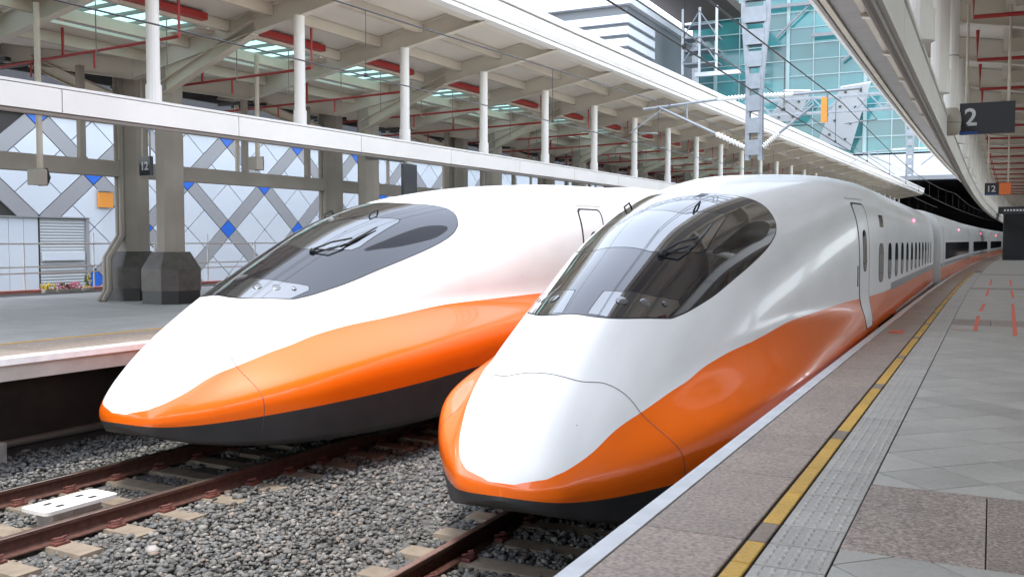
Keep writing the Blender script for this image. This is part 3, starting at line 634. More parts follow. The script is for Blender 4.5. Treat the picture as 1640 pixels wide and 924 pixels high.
def lead_car(root, fitted=True):
    P = lambda k, n, par=root: link(n, ME[k], par)
    body = P('body', 'car_body'); band = P('orange', 'orange_band'); sk = P('skirt', 'skirt')
    cab = P('surround', 'cab_surround'); P('edge', 'cab_edge_seal', cab)
    ws = P('glass', 'windscreen'); P('wseal', 'windscreen_seal', ws)
    for k in 'rl':
        w = P('side' + k, 'side_window'); P('sseal' + k, 'window_seal', w)
        h = P('head' + k, 'headlight'); P('hseal' + k, 'headlight_seal', h); sg = 1 if k == 'r' else -1
        for (u, a), r in (((1.71, .34), .055), ((1.86, .53), .05), ((2.02, .70), .03)):
            c = Vector(surf_point(u, sg * a, .0035)); i = int(np.searchsorted(US, u)); n = Vector((np.interp(a, ARC[i], GN[i, :, 0]) * sg, np.interp(a, ARC[i], GN[i, :, 1]), np.interp(a, ARC[i], GN[i, :, 2]))).normalized()
            q = n.to_track_quat('Z', 'Y'); mb = MB(); nseg = 16; rr = [r, r * .8, r * .35]
            vs = [c + q @ Vector((rr[j] * math.cos(2 * math.pi * i_ / nseg), rr[j] * math.sin(2 * math.pi * i_ / nseg), -.002 + .0035 * j)) for j in range(3) for i_ in range(nseg)]
            mb.add(vs, [(j * nseg + i_, j * nseg + (i_ + 1) % nseg, (j + 1) * nseg + (i_ + 1) % nseg, (j + 1) * nseg + i_) for j in range(2) for i_ in range(nseg)] + [tuple(2 * nseg + i_ for i_ in range(nseg))]); mb.build('lamp', M['lens'], h, smooth=True)
        P('seam_' + k, 'panel_seam', body)
    # wiper and two small grab handles
    wp = MB(); pv = surf_point(2.62, .42, .035); wp.tube([surf_point(2.60, .42, .0), pv], .035, 10); wp.tube([pv, surf_point(2.86, .50, .05), surf_point(3.14, .63, .055)], .013, 6); wp.tube([surf_point(2.64, .45, .03), surf_point(2.75, .58, .045), surf_point(3.0, .645, .05)], .011, 6)
    wp.tube([surf_point(2.93, .63, .025), surf_point(3.25, .66, .025), surf_point(3.66, .66, .025)], [.009, .018, .008], 6); wp.build('wiper', M['seal'], ws, smooth=True)
    for sg in (-1, 1):
        a = .40; hh = MB().tube([surf_point(3.80, sg * a, -.01), surf_point(3.81, sg * a, .05), surf_point(3.97, sg * a, .05), surf_point(3.99, sg * a, -.01)], .011, 6); hh.build('grab_handle', M['seal'], cab, smooth=True)
    # doors, windows
    for s in (1, -1):
        d = link('door', flank_mesh('door', M['white_paint'], 8.25, 8.99, 1.29, 3.09, .11, .0055, s, .004), root)
        link('door_seal', flank_mesh('door_seal', M['seal'], 8.205, 9.035, 1.27, 3.12, .12, .004, s, .006), d)
        link('window', flank_mesh('window', M['window_glass'], 8.47, 8.77, 2.10, 2.72, .14, .010, s, .004), d)
        link('drip_rail', flank_mesh('drip_rail', M['skirt_light'], 8.15, 9.1, 3.17, 3.19, .008, .012, s), d)
        link('handle', flank_mesh('handle', M['seal'], 8.08, 8.14, 1.9, 2.2, .02, .004, s), d)
        link('display', flank_mesh('destination_display', M['window_glass'], 10.35, 10.85, 2.78, 2.98, .02, .004, s), root)
        for u in W_U:
            w = link('window', flank_mesh('window', M['window_glass'], u - .32, u + .32, 1.88, 2.52, .20, .006, s), root)
        link('grey_stripe', flank_mesh('grey_stripe', M['grey_stripe'], 12.2, 27.85, 1.665, 1.80, .12, .004, s), root)
        link('white_skirt', flank_mesh('white_skirt', M['skirt_light'], 13.2, 27.85, .45, 1.235, .05, .012, s), root)
        link('bogie_arch', flank_mesh('bogie_arch', M['under'], 9.7, 12.9, .35, 1.21, .30, .010, s), root)
        lmp = MB().box((-.02, -.05, -.03), (.02, .05, .03)); lmp.build('indicator_lamp', M['red_lamp'], root, (s * (flank_x(18.9, 3.05) + .008), 18.9, 3.05))
    n = len(SEC); MB().add([(x, LC - .001, z) for x, z in SEC], [tuple(range(n))]).build('end_wall', M['skirt_light'], root)
    MB().box((-1.15, 3.0, .10), (1.15, LC - .3, .40)).box((-.35, 1.2, .27), (.35, 3.0, .5)).build('underframe', M['under'], root)
    gw = MB()
    for u in (4.2, 6.7, 20.5, 23):
        for s in (-1, 1): gw.v and None; wv = MB().tube([(s * .69, u, .43), (s * .82, u, .43)], .43, 24); wv.build('wheel', M['steel_dark'], root)
    MB().extrude([(-.7, 3.62), (.7, 3.62), (.55, 3.74), (-.55, 3.74)], [13, 26]).build('roof_fairing', M['skirt_light'], root)
def carriage(root, y0, L_=25., dx=0, rz=0):
    mb = MB(); mb.extrude(SEC[::-1], [0, L_]); c = mb.build('carriage', M['white_paint'], root, (dx, y0, 0), rz)
    for s in (1, -1):
        for nm, m, u0, u1, z0, z1, r, off in (('window_band', 'window_glass', 2.4, L_ - 2.4, 1.9, 2.5, .1, .006), ('orange_band', 'orange_paint', .02, L_ - .02, 1.25, 1.66, .01, .008), ('skirt', 'skirt_light', .05, L_ - .05, .4, 1.23, .03, .012), ('grey_stripe', 'grey_stripe', .05, L_ - .05, 1.67, 1.80, .01, .006), ('door', 'skirt_light', 1.0, 1.8, 1.3, 3.05, .1, .006), ('door', 'skirt_light', L_ - 1.8, L_ - 1.0, 1.3, 3.05, .1, .006)):
            me = flank_mesh(nm, M[m], u0 + 12, u1 + 12, z0, z1, r, off, s); link(nm, me, c, (0, -12, 0))
        MB().box((-.02, -.05, -.03), (.02, .05, .03)).build('indicator_lamp', M['red_lamp'], c, (s * (flank_x(18, 3.05) + .01), L_ / 2, 3.05))
    MB().box((-1.3, .2, .10), (1.3, L_ - .2, .40)).build('underframe', M['under'], c)
    MB().box((-1.2, -.62, .7), (1.2, .01, 3.3)).build('gangway', M['steel_dark'], c)
T2, T1 = 6.2, 6.61; HD2 = .0063
tr2 = empty('high_speed_train', (-3.24, T2, 0), HD2, 'nearer white and orange bullet train standing at the right platform', 'train', 'bullet trains')
lead_car(tr2)
y = LC + .6
for k in range(4):
    yc = T2 + y; carriage(tr2, y, 25, bend(yc) + HD2 * min(y, 28) * 1.0 + HD2 * max(0, y - 28) - .06, -math.atan((bend(yc + 25) - bend(yc)) / 25) - HD2); y += 25.6
tr1 = empty('high_speed_train', LW(-8.395, T1, 0), LR, 'farther white and orange bullet train at the left platform', 'train', 'bullet trains')
lead_car(tr1); carriage(tr1, LC + .6); carriage(tr1, LC + 26.2)

# ------------------------------------------------------------------ platform canopies
def canopy(name, base, rz, label, sgn, y0, y1, bay, phase, fx, eave_x, fas_x, col_x, valley_x, far_x, col_step, left, ez=7.21, f0=4.40):
    """sgn=+1: track edge lies towards +x of the canopy (left canopy); local x measured along the platform's own frame"""
    c = empty(name, base, rz, label, 'canopy', 'platform canopies'); bx = 0
    fxx = fx or (lambda y: 0)
    sl = .17; f1 = f0 + .335
    zr = lambda x: ez - sl * abs(x - eave_x) if (x - valley_x) * sgn > 0 else ez - sl * abs(valley_x - eave_x) + sl * abs(x - valley_x)
    ybays = [phase + bay * k for k in range(int((y0 - phase) / bay) - 1, int((y1 - phase) / bay) + 2) if y0 - .1 <= phase + bay * k <= y1]
    ysx = yrange(y0, y1, 6)
    # deck in bays, rafters, purlins
    sky_x = valley_x + sgn * 1.7; sw = .75
    for i, y in enumerate(ybays[:-1]):
        yb = ybays[i + 1]; o0, o1 = fxx(y), fxx(yb); segs = [(eave_x, sky_x + sgn * sw), (sky_x - sgn * sw, valley_x), (valley_x, far_x)] if left else [(eave_x, valley_x), (valley_x, far_x)]
        mb = MB()
        for xa, xb in segs:
            za, zb = zr(xa) + .44, zr(xb) + .44
            mb.add([(xa + o0, y + .002, za), (xb + o0, y + .002, zb), (xb + o1, yb - .002, zb), (xa + o1, yb - .002, za), (xa + o0, y + .002, za + .06), (xb + o0, y + .002, zb + .06), (xb + o1, yb - .002, zb + .06), (xa + o1, yb - .002, za + .06)],
                   [(0, 1, 2, 3), (7, 6, 5, 4), (0, 4, 5, 1), (1, 5, 6, 2), (2, 6, 7, 3), (3, 7, 4, 0)])
        zs = zr(sky_x) + .44; gl = .62
        for ya, yc_ in () if not left else ((y + .002, y + .5), (yb - .5, yb - .002)): mb.box((sky_x - sw + .001 + o0, ya, zs), (sky_x + sw - .001 + o0, yc_, zs + .06))
        d = mb.build('roof_panel', M['deck'], c)
        if left:
            s_ = MB().add([(sky_x - sw + o0, y + .5, zs + .13), (sky_x + sw + o0, y + .5, zs + .13), (sky_x + sw + o0, yb - .5, zs + .13), (sky_x - sw + o0, yb - .5, zs + .13)], [(0, 1, 2, 3)]).build('skylight', M['skylight'], c)
            if left and y < 40:
                fr = MB()
                for t in (0, .25, .5, .75, 1): yy = y + .5 + (yb - y - 1) * t; fr.box((sky_x - sw + o0, yy - .025, zs + .06), (sky_x + sw + o0, yy + .025, zs + .125))
                fr.build('skylight_frame', M['pipe_grey'], s_)
        np_ = 6
        for k in range(np_):
            xp = eave_x + (valley_x - eave_x) * (k + .55) / np_; zp = zr(xp) + .22
            if k >= 4 and not left: continue
            MB().beam((xp + o0, y + .02, zp + .11), (xp + o1, yb - .02, zp + .11), .12, .215).build('purlin', M['canopy_cream'], c)
    for i, y in enumerate(ybays):
        o0 = fxx(y); xs_ = eave_x - sgn * (.12 if left else .70); mb = MB().ibeam((xs_ + o0, y, zr(xs_)), (valley_x + o0, y, zr(valley_x)), .17, .43); mb.ibeam((far_x + o0, y, zr(far_x)), (valley_x + o0, y, zr(valley_x) + .001), .17, .43); mb.build('rafter', M['canopy_white'], c)
        # round post from the fascia up to the rafter
        MB().tube([(fas_x - sgn * .06 + o0, y, f0 + .36), (fas_x - sgn * .06 + o0, y, f0 + .65)], .125, 16).tube([(fas_x - sgn * .06 + o0, y, f0 + .65), (fas_x - sgn * .06 + o0, y, zr(fas_x) + .02)], .105, 16).build('post', M['fascia'], c, smooth=False)
    # fascia panels, gutter
    for i, y in enumerate(ybays[:-1]):
        ya, yb = y + bay / 2 - .55 * bay * 0, y + bay * 1.5; 
        if yb > y1 + bay: break
        MB().extrude([(fas_x - .06, f0), (fas_x + .06, f0), (fas_x + .06, f1), (fas_x - .06, f1)], [ya + .008, yb - .008], fxx).build('fascia_panel', M['fascia'], c)
    MB().extrude([(fas_x - .075, f1 + .01), (fas_x + .075, f1 + .01), (fas_x + .075, f1 + .05), (fas_x - .075, f1 + .05)], ysx, fxx).build('fascia_cap', M['gutter'], c)
    MB().tube([(fas_x + sgn * .0 + fxx(y), y, f0 - .035) for y in ysx], .034, 8).build('fascia_pipe', M['pipe_grey'], c)
    MB().extrude([(fas_x - .04, f0 + .005), (fas_x + .04, f0 + .005), (fas_x + .04, f1 - .005), (fas_x - .04, f1 - .005)], ysx, fxx).build('fascia_core', M['darker'], c)
    e = eave_x; q = sgn
    ex = lambda name, pr, m: MB().extrude(sorted_prof(pr), ysx, fxx).build(name, M[m], c)
    if left:
        ex('eave_beam', [(e - q * .55, ez + .02), (e - q * .27, ez + .02), (e - q * .27, ez + .40), (e - q * .55, ez + .40)], 'canopy_white')
        ex('eave_trim', [(e - q * .26, ez + .0), (e - q * .02, ez + .0), (e - q * .02, ez + .085), (e - q * .26, ez + .085)], 'gutter')
    else:
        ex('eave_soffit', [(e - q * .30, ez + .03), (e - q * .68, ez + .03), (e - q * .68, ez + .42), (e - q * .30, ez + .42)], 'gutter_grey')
        ex('eave_trim', [(e - q * .29, ez - .02), (e - q * .20, ez - .02), (e - q * .20, ez + .095), (e - q * .29, ez + .095)], 'canopy_cream')
        ex('eave_flange', [(e - q * .69, ez - .04), (e - q * .82, ez - .04), (e - q * .82, ez + .42), (e - q * .69, ez + .42)], 'canopy_cream')
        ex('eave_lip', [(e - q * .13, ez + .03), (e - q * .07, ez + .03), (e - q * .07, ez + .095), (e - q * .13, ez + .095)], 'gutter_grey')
    ex('gutter', [(e - q * .24, ez + .10), (e + q * .02, ez + .10), (e + q * .10, ez + .18), (e + q * .10, ez + .42), (e - q * .24, ez + .42)], 'gutter')
    ex('roof_edge', [(e - q * .24, ez + .46), (e + q * .14, ez + .46), (e + q * .16, ez + .60), (e - q * .24, ez + .58)], 'gutter')
    # plain continuation of the roof behind the camera
    ya, yb = -70, ybays[0] - .01; mb = MB()
    for xa, xb in ((eave_x, valley_x), (valley_x, far_x)):
        za, zb = zr(xa) + .44, zr(xb) + .44; pr = sorted_prof([(xa, za), (xb, zb), (xb, zb + .06), (xa, za + .06)]); mb.extrude(pr, [ya, yb])
    mb.extrude(sorted_prof([(e - q * .3, ez), (e + q * .1, ez), (e + q * .1, ez + .43), (e - q * .3, ez + .43)]), [ya, y0 - .01]); mb.build('roof_extension', M['deck'], c)
    MB().extrude([(fas_x - .06, f0), (fas_x + .06, f0), (fas_x + .06, f1), (fas_x - .06, f1)], [ya, y0 - .01]).build('fascia_extension', M['fascia'], c)
    return c, zr, ybays
def sorted_prof(p):
    a = sum(p[i][0] * p[(i + 1) % len(p)][1] - p[(i + 1) % len(p)][0] * p[i][1] for i in range(len(p))); return p if a > 0 else p[::-1]
LB = LW(-10.2, 0, 0)
lc, lzr, lyb = canopy('platform_canopy', LB, LR, 'cream steel canopy with round posts over the left platform', 1, 3.0, 104, 3.455, 14.07, None, 0., -2.2, -6.1, -6.95, -11.6, 2, True)
rc, rzr, ryb = canopy('platform_canopy', (0, 0, 0), 0, 'canopy over the near right platform with grey eave', -1, -9, 160, 3.455, 13.1, bend, -2.69, -.70, 3.2, 4.0, 9.5, 2, False, 6.31, 4.04)

# columns of the left canopy: pairs every other bay, octagonal stone bases
def column_pair(y0_, k):
    for j, xx in enumerate((-6.1, -7.8)):
        y = y0_ + (.2, .62)[j]
        top = lzr(xx) + .02; w = .27 if j == 0 else .33
        oc = [(w * a, w * b) for a, b in ((1, .45), (.45, 1), (-.45, 1), (-1, .45), (-1, -.45), (-.45, -1), (.45, -1), (1, -.45))]
        mb = MB(); tile_prism(mb, [(xx + a, y + b) for a, b in oc], PZL, top); col = mb.build('column', M['concrete_col'], lc)
        if y < 50:
            mb = MB(); n = 8; rings = [(.545, .28), (.545, .74), (.35, 1.10)]
            o8 = lambda s: [(s * a, s * b) for a, b in ((1, .55), (.55, 1), (-.55, 1), (-1, .55), (-1, -.55), (-.55, -1), (.55, -1), (1, -.55))]
            vs = [(xx + a, y + b, PZL + z) for s, z in rings for a, b in o8(s)]
            mb.add(vs, [(i * n + t, i * n + (t + 1) % n, (i + 1) * n + (t + 1) % n, (i + 1) * n + t) for i in range(2) for t in range(n)] + [tuple(2 * n + t for t in range(n))]); mb.build('column_base', M['base_brown'], col)
            mb = MB(); tile_prism(mb, [(xx + a, y + b) for a, b in o8(.53)], PZL + .0, PZL + .29); mb.build('plinth', M['base_black'], col)
    y = y0_; hb = MB(); hb.ibeam((-6.2, y, 5.55), (-3.4, y, lzr(-3.4) - .02), .20, .28); hb.add([(-5.7, y - .02, 5.8), (-3.6, y - .02, lzr(-3.6)), (-6.1, y - .02, lzr(-6.1)), (-5.7, y + .02, 5.8), (-3.6, y + .02, lzr(-3.6)), (-6.1, y + .02, lzr(-6.1))], [(0, 1, 2), (5, 4, 3), (0, 3, 4, 1), (1, 4, 5, 2), (2, 5, 3, 0)])
    hb.build('haunch_brace', M['canopy_cream'], lc)
    hb = MB(); hb.ibeam((-7.7, y, 5.55), (-10.4, y, lzr(-10.4) - .02), .20, .28); hb.build('haunch_brace', M['canopy_cream'], lc)
for k in range(-1, 7): column_pair(14.07 + 6.91 * k, k)
for k in range(0, 3):
    y = 14.07 + 6.91 * k + .62
    for dx in (0, .13): MB().tube([(-7.8 + dx, y - .40, lzr(-7.8)), (-7.8 + dx, y - .40, PZL + 1.45), (-7.8 + dx, y - .76, PZL + .95), (-7.8 + dx, y - .76, PZL + .25), (-7.8 + dx, y - .92, PZL + .02)], .062, 10).build('downpipe', M['concrete_col'], lc, smooth=True)
MB().box((-7.95, 3, 3.98), (-7.65, 104, 4.32)).build('tie_beam', M['concrete_col'], lc)
for k in range(-3, 30):
    y = 11.0 + 2.4 * k
    if 3 < y < 60: MB().box((-7.86, y - .07, 4.325), (-7.74, y + .07, 6.3)).build('hanger', M['concrete_col'], lc)
MB().extrude([(-11.72, 6.70), (-11.62, 6.70), (-11.62, 7.35), (-11.72, 7.35)], [3, 104]).build('rear_fascia', M['dark_panel'], lc)
# sprinkler pipes and red shutter boxes, one set per bay
def sprinkler(par, y, x0, x1, z, zt_, o=0):
    n = 2; s = empty('sprinkler_pipe', (0, 0, 0)); s.parent = par
    MB().tube([(x0 + o, y, zt_), (x0 + o, y, z), (x1 + o, y, z - .12)], .030, 8).build('branch_pipe', M['red_pipe'], s)
    mb = MB()
    for t in (.3, .55, .8): x = x0 + (x1 - x0) * t; mb = MB().tube([(x + o, y, z - .03 - .1 * t), (x + o, y, z - .36)], .02, 6); mb.build('drop', M['red_pipe'], s)
    x = x0 + (x1 - x0) * .42; MB().tube([(x + o, y, z - .02), (x + o, y, z + .75)], .03, 6).build('riser', M['red_pipe'], s)
for y in lyb:
    if 6 < y < 60:
        sprinkler(lc, y + 1.2, -3.0, -10.5, 6.12, lzr(-3.0) + .4)
        MB().box((-4.2, y + .55, 6.80), (-3.88, y + 2.7, 6.93)).build('red_duct', M['red_pipe'], lc)
        for t in (.9, 2.5): MB().tube([(-4.8, y + t, 6.9), (-4.8, y + t, 5.9)], .012, 5).build('hanger_rod', M['pipe_grey'], lc)
        MB().box((-9.6, y + 1.5, 6.25), (-8.4, y + 1.62, 6.33)).box((-9.6, y + 2.0, 6.25), (-8.4, y + 2.12, 6.33)).build('cable_tray', M['darker'], lc)
        MB().tube([(-9.1, y + 1.7, 6.9), (-9.1, y + 1.7, 4.35)], .06, 8).build('drain_pipe', M['canopy_white'], lc)
for y in ryb:
    if 6 < y < 70: sprinkler(rc, y + 1.4, -.30, 6.0, 5.60, 6.1, bend(y))
for y in ryb:
    if 3 < y < 110: MB().box((.2 + bend(y), y + 1.55, 5.72), (6 + bend(y), y + 1.95, 5.95)).build('cross_box', M['canopy_cream'], rc)
    if y > -10 and int(round((y - 13.1) / 3.455)) % 2 == 0:
        MB().tube([(4.0 + bend(y), y, PZ), (4.0 + bend(y), y, rzr(4.0))], .28, 14).build('column', M['canopy_white'], rc)

# ------------------------------------------------------------------ signs and hanging fittings
def text(body, size, m, parent, loc, rot, ext=.004, align='LEFT'):
    cu = bpy.data.curves.new('lettering', 'FONT'); cu.body = body; cu.size = size; cu.extrude = ext; cu.align_x = align; cu.offset = size * .018; cu.materials.append(m)
    t_o = bpy.data.objects.new('lettering', cu); COL.objects.link(t_o); bpy.context.view_layer.update(); me = bpy.data.meshes.new_from_object(t_o.evaluated_get(bpy.context.evaluated_depsgraph_get())); bpy.data.objects.remove(t_o)
    o = bpy.data.objects.new('lettering', me); COL.objects.link(o); o.parent = parent; o.location = loc; o.rotation_euler = rot; return o
def board(name, loc, w, h, rz, label, hang_top):
    s = empty(name, loc, rz, label, 'sign'); mb = MB().box((-w / 2, -.05, -h / 2), (w / 2, .05, h / 2)); mb.build('panel', M['sign_dark'], s)
    for x in (-w * .38, w * .38): MB().tube([(x, 0, h / 2), (x, 0, hang_top - loc[2])], .02, 8).build('hanger', M['canopy_cream'], s)
    return s
s = board('platform_sign', (-.115, 16.0, CZ + 1.835), .745, .465, 0, 'dark hanging sign with a white 2 above the near platform', 6.1)
text('2', .36, M['sign_white'], s, (-.31, -.055, -.10), (R(90), 0, 0)); MB().box((-.372, -.056, -.232), (-.12, -.0505, -.195)).build('blue_bar', M['sign_blue'], s)
s = board('car_number_sign', (.10 , 30.0, CZ + 1.45), .66, .34, 0, 'small dark sign reading 12 with an orange square by the near platform', 6.1)
text('12', .24, M['sign_white'], s, (-.29, -.055, -.075), (R(90), 0, 0)); MB().box((.03, -.056, -.16), (.325, -.0505, .165)).build('orange_square', M['sign_orange'], s); MB().box((-.325, -.056, -.168), (-.03, -.0505, -.135)).build('blue_bar', M['sign_blue'], s)
s = board('car_number_sign', LW(-17.3, 14.50, CZ + 1.65), .33, .42, LR, 'black sign reading 12 hanging between the two stone columns', 6.2)
text('12', .25, M['sign_white'], s, (0, -.055, -.09), (R(90), 0, 0), align='CENTER')
s = board('information_board', (1.3, 62, CZ + 1.75), 2.1, .42, 0, 'long dark information board far along the near platform', 6.1)
for i in range(9): MB().box((-.75 + i * .16, -.056, -.05), (-.65 + i * .16, -.0505, .06)).build('lettering', M['sign_white'], s)
def speaker(loc, rz, label, top, r=.13, pole=.09):
    s = empty('speaker', loc, rz, label, 'speaker'); z0 = top - loc[2]
    MB().tube([(0, 0, .22), (0, 0, z0)], pole, 14).build('pole', M['fascia'], s, smooth=False); MB().tube([(0, 0, z0 * .55), (0, 0, z0 * .55 + .012)], pole + .006, 14).build('clamp_ring', M['pipe_grey'], s)
    mb = MB(); n = 16; prof = [(0.02, -.16), (r * .72, -.15), (r * .95, -.08), (r, 0), (r, .08), (r * .9, .17), (pole, .24)]
    vs = [(a * math.cos(2 * math.pi * i / n), a * math.sin(2 * math.pi * i / n), z) for a, z in prof for i in range(n)]
    mb.add(vs, [(j * n + i, j * n + (i + 1) % n, (j + 1) * n + (i + 1) % n, (j + 1) * n + i) for j in range(len(prof) - 1) for i in range(n)] + [tuple(range(n))[::-1]]); mb.build('housing', M['speaker'], s, smooth=True)
    MB().tube([(0, 0, .015), (0, 0, .03)], r + .004, 16).build('band', M['pipe_grey'], s)
    for a in (0, 2.1, 4.2): MB().add([(math.cos(a + d) * q, math.sin(a + d) * q, z) for d, q, z in ((-.25, r, -.06), (.25, r, -.06), (0, r + .09, -.02), (0, r, .05))], [(0, 1, 2), (1, 3, 2), (3, 0, 2), (0, 3, 1)]).build('horn', M['steel_dark'], s)
speaker((-.60, 15.6, CZ + 1.72), 0, 'pole speaker hanging in front of the sign with a 2', 6.1, .15, .095)
def box_speaker(x, y, z, top, label):
    s = empty('speaker', LW(x, y, z), LR, label, 'speaker'); MB().tube([(0, 0, 0), (0, 0, top - z)], .05, 10).build('pole', M['canopy_cream'], s)
    MB().box((-.12, -.16, -.14), (.12, .05, .14), .02).build('housing', M['speaker'], s); MB().add([(-.13, .05, -.15), (.13, .05, -.15), (.13, .05, .15), (-.13, .05, .15), (0, .2, 0)], [(0, 4, 1), (1, 4, 2), (2, 4, 3), (3, 4, 0), (0, 1, 2, 3)]).build('horn', M['steel_dark'], s)
box_speaker(-15, 10.35, CZ + 1.09, 6.6, 'horn speaker on a pole left of the stone columns'); box_speaker(-15, 15.55, CZ + 1.69, 6.6, 'horn speaker on a pole right of the stone columns')
tt = empty('platform_totem', LW(-16, 22.7, PZL), LR, 'dark upright sign panel with arm behind the left train', 'sign')
MB().box((-.05, -.33, 1.9), (.05, .33, 3.55)).build('panel', M['sign_dark'], tt); MB().box((-.04, -.33, 3.58), (.04, -2.0, 3.76)).build('arm', M['sign_dark'], tt); MB().tube([(0, 0, 0), (0, 0, 1.9)], .06, 8).build('post', M['steel_dark'], tt)
MB().box((-.04, -.14, 3.56), (.04, .14, 3.72)).build('number_plate', M['sign_white'], tt)

# ------------------------------------------------------------------ diamond-clad wall on the far left
WS = 1.3
wl = empty('clad_wall', LW(-25.2 * WS, 0, CZ * (1 - WS)), LR, 'white wall clad in grey lattice with blue diamonds', 'wall'); wl.scale = (WS, WS, WS)
MB().box((-.6, 15.9, -2.0), (-.06, 70, 12)).build('backing', M['grout'], wl)
E1, E2 = np.array((1.825, 1.6)), np.array((1.825, -1.6)); O_ = np.array((24.62, CZ + .41)); n_p = 0
def para(a0, a1, b0, b1, m, z):
    g = .006; pl = [tuple(O_ + a * E1 + b * E2) for a, b in ((a0 + g, b0 + g), (a1 - g, b0 + g), (a1 - g, b1 - g), (a0 + g, b1 - g))]
    pl = clip_poly(pl, 16.0, 58, -1.9, 6.15)
    if not pl: return
    out = [pl]
    if min(p[0] for p in pl) < 18.95 and min(p[1] for p in pl) < CZ + .70:
        A = clip_poly(pl, 18.95, 99, -9, 99); B = clip_poly(pl, 0, 18.95, CZ + .70, 99); out = [q for q in (A, B) if q]
    for q in out:
        n = len(q); mb = MB(); mb.add([(z, y, zz) for y, zz in q] + [(-.05, y, zz) for y, zz in q], [tuple(range(n)), ] + [(i, i + n, (i + 1) % n + n, (i + 1) % n) for i in range(n)]); mb.build('cladding_panel', m, wl)
for i in range(-8, 14):
    for j in range(-10, 12):
        c_ = O_ + i * E1 + j * E2
        if not (14 < c_[0] < 46 and -4 < c_[1] < 9): continue
        h = .1
        para(i - h, i + h, j - h, j + h, M['clad_blue'], .004); para(i + h, i + 1 - h, j - h, j + h, M['clad_grey'], .002); para(i - h, i + h, j + h, j + 1 - h, M['clad_grey'], .002)
        for a0, a1 in ((h, .5), (.5, 1 - h)):
            for b0, b1 in ((h, .5), (.5, 1 - h)): para(i + a0, i + a1, j + b0, j + b1, M['clad_white'], 0)
MB().box((-.05, 6, 6.17), (.06, 70, 12)).build('upper_storey', M['dark_panel'], wl); MB().box((.06, 6, 6.62), (.09, 70, 6.72)).build('upper_trim', M['darker'], wl)
for k in range(20): MB().box((.061, 8 + 2.4 * k, 6.17), (.075, 8.03 + 2.4 * k, 6.61)).build('upper_joint', M['darker'], wl)
MB().box((-.05, 46, -1.9), (.02, 70, 6.15)).build('far_cladding', M['clad_white'], wl)
# flat panels and a roller shutter under the lattice
for k in range(3): MB().box((-.1, 15.95 + k * .45 + .006, -1.9), (-.035, 15.95 + (k + 1) * .45 - .006, CZ + .66)).build('flat_panel', M['clad_white'], wl)
rs = MB().box((-.058, 17.36, -1.9), (-.045, 18.9, CZ + .66)).build('roller_shutter', M['shutter'], wl)
for k in range(44): z = -.6 + k * .087; MB().add([(-.044, 17.36, z), (-.044, 18.8, z), (-.02, 18.8, z + .03), (-.02, 17.36, z + .03), (-.044, 18.8, z + .08), (-.044, 17.36, z + .08)], [(0, 1, 2, 3), (3, 2, 4, 5)]).build('slat', M['shutter'], rs)
MB().box((-.055, 18.85, -1.9), (.02, 18.95, CZ + .66)).build('jamb', M['clad_grey'], rs); MB().box((-.055, 15.95, CZ + .665), (.05, 18.95, CZ + .695)).build('lintel', M['clad_grey'], rs)
MB().box((-.044, 17.4, 1.98), (.06, 18.75, 2.22)).build('shutter_box', M['clad_white'], rs)
sg = empty('wall_sign', LW(-25.15 * WS, 19.5 * WS, CZ + 1.26 * WS), LR, 'small orange square sign fixed on the lattice wall', 'sign'); sg.scale = (WS, WS, WS); MB().box((0, -.26, -.24), (.05, .26, .22)).build('panel', M['insulator_orange'], sg); MB().box((0, -.26, .25), (.08, .26, .33)).build('bracket', M['clad_grey'], sg)
# fence on the far edge of the left platform
fn = empty('railing', LW(-22.7, 0, PZL), LR, 'thin steel railing along the far edge of the left platform', 'railing')
for z in (1.26, .66, .5): MB().tube([(0, 8, z), (0, 60, z)], .02 if z < 1 else .024, 6).build('rail', M['rail_fence'], fn)
for k in range(24): MB().tube([(0, 9 + 2.05 * k, 0), (0, 9 + 2.05 * k, 1.30 if k % 2 else 1.55)], .022, 6).build('post', M['rail_fence'], fn)
o = MB().extrude([(-.12, 0), (.12, 0), (.12, .09), (-.12, .09)], [3, 100]).build('kerb', M['kerb_red'], None, LW(-22.6, 0, PZL - .01), LR); tag(o, kind='structure')
o = MB().box((-34, -20, -.6), (0, 150, .2)).build('yard', M['far_ground'], None, LW(-22.8, 0, 0), LR); tag(o, kind='structure')
for k, (px_, nm, col) in enumerate(((15.5, 'yellow', 'flower_yellow'), (15.9, 'pink', 'flower_pink'), (16.25, 'pale pink', 'flower_pink'), (16.65, 'tall yellow', 'flower_yellow'))):
    f = empty('flower_pot', LW(-22.25, px_, PZL), LR, ('low planter of yellow flowers at the left end by the shutter', 'planter of pink flowers left of the middle by the railing', 'planter of pink flowers beside the tall yellow plant', 'tall yellow plant in a pot by the stone columns')[k], 'flower pot')
    f.scale = (.6, .6, .7); mb = MB(); tile_prism(mb, rrect(.14, .26, .05, 2), 0, .12); mb.build('pot', M['pot'], f)
    V_, F_ = [], []; hgt = .5 if k == 3 else .2
    for q in range(46):
        c_ = np.array((random.uniform(-.14, .14), random.uniform(-.28, .28) * (.45 if k == 3 else 1), random.uniform(.12, .14 + hgt))); b_ = len(V_); V_ += [tuple(c_ + v * random.uniform(.03, .05)) for v in IV]; F_ += [tuple(b_ + i for i in t) for t in IF]
    cut = len(F_) // 2; mb = MB().add(V_, F_[:cut]); o = mb.build('blossoms', M[col], f); o['kind'] = 'stuff'; mb = MB().add(V_, F_[cut:]); o = mb.build('foliage', M['leaf' if k % 2 else col], f); o['kind'] = 'stuff'

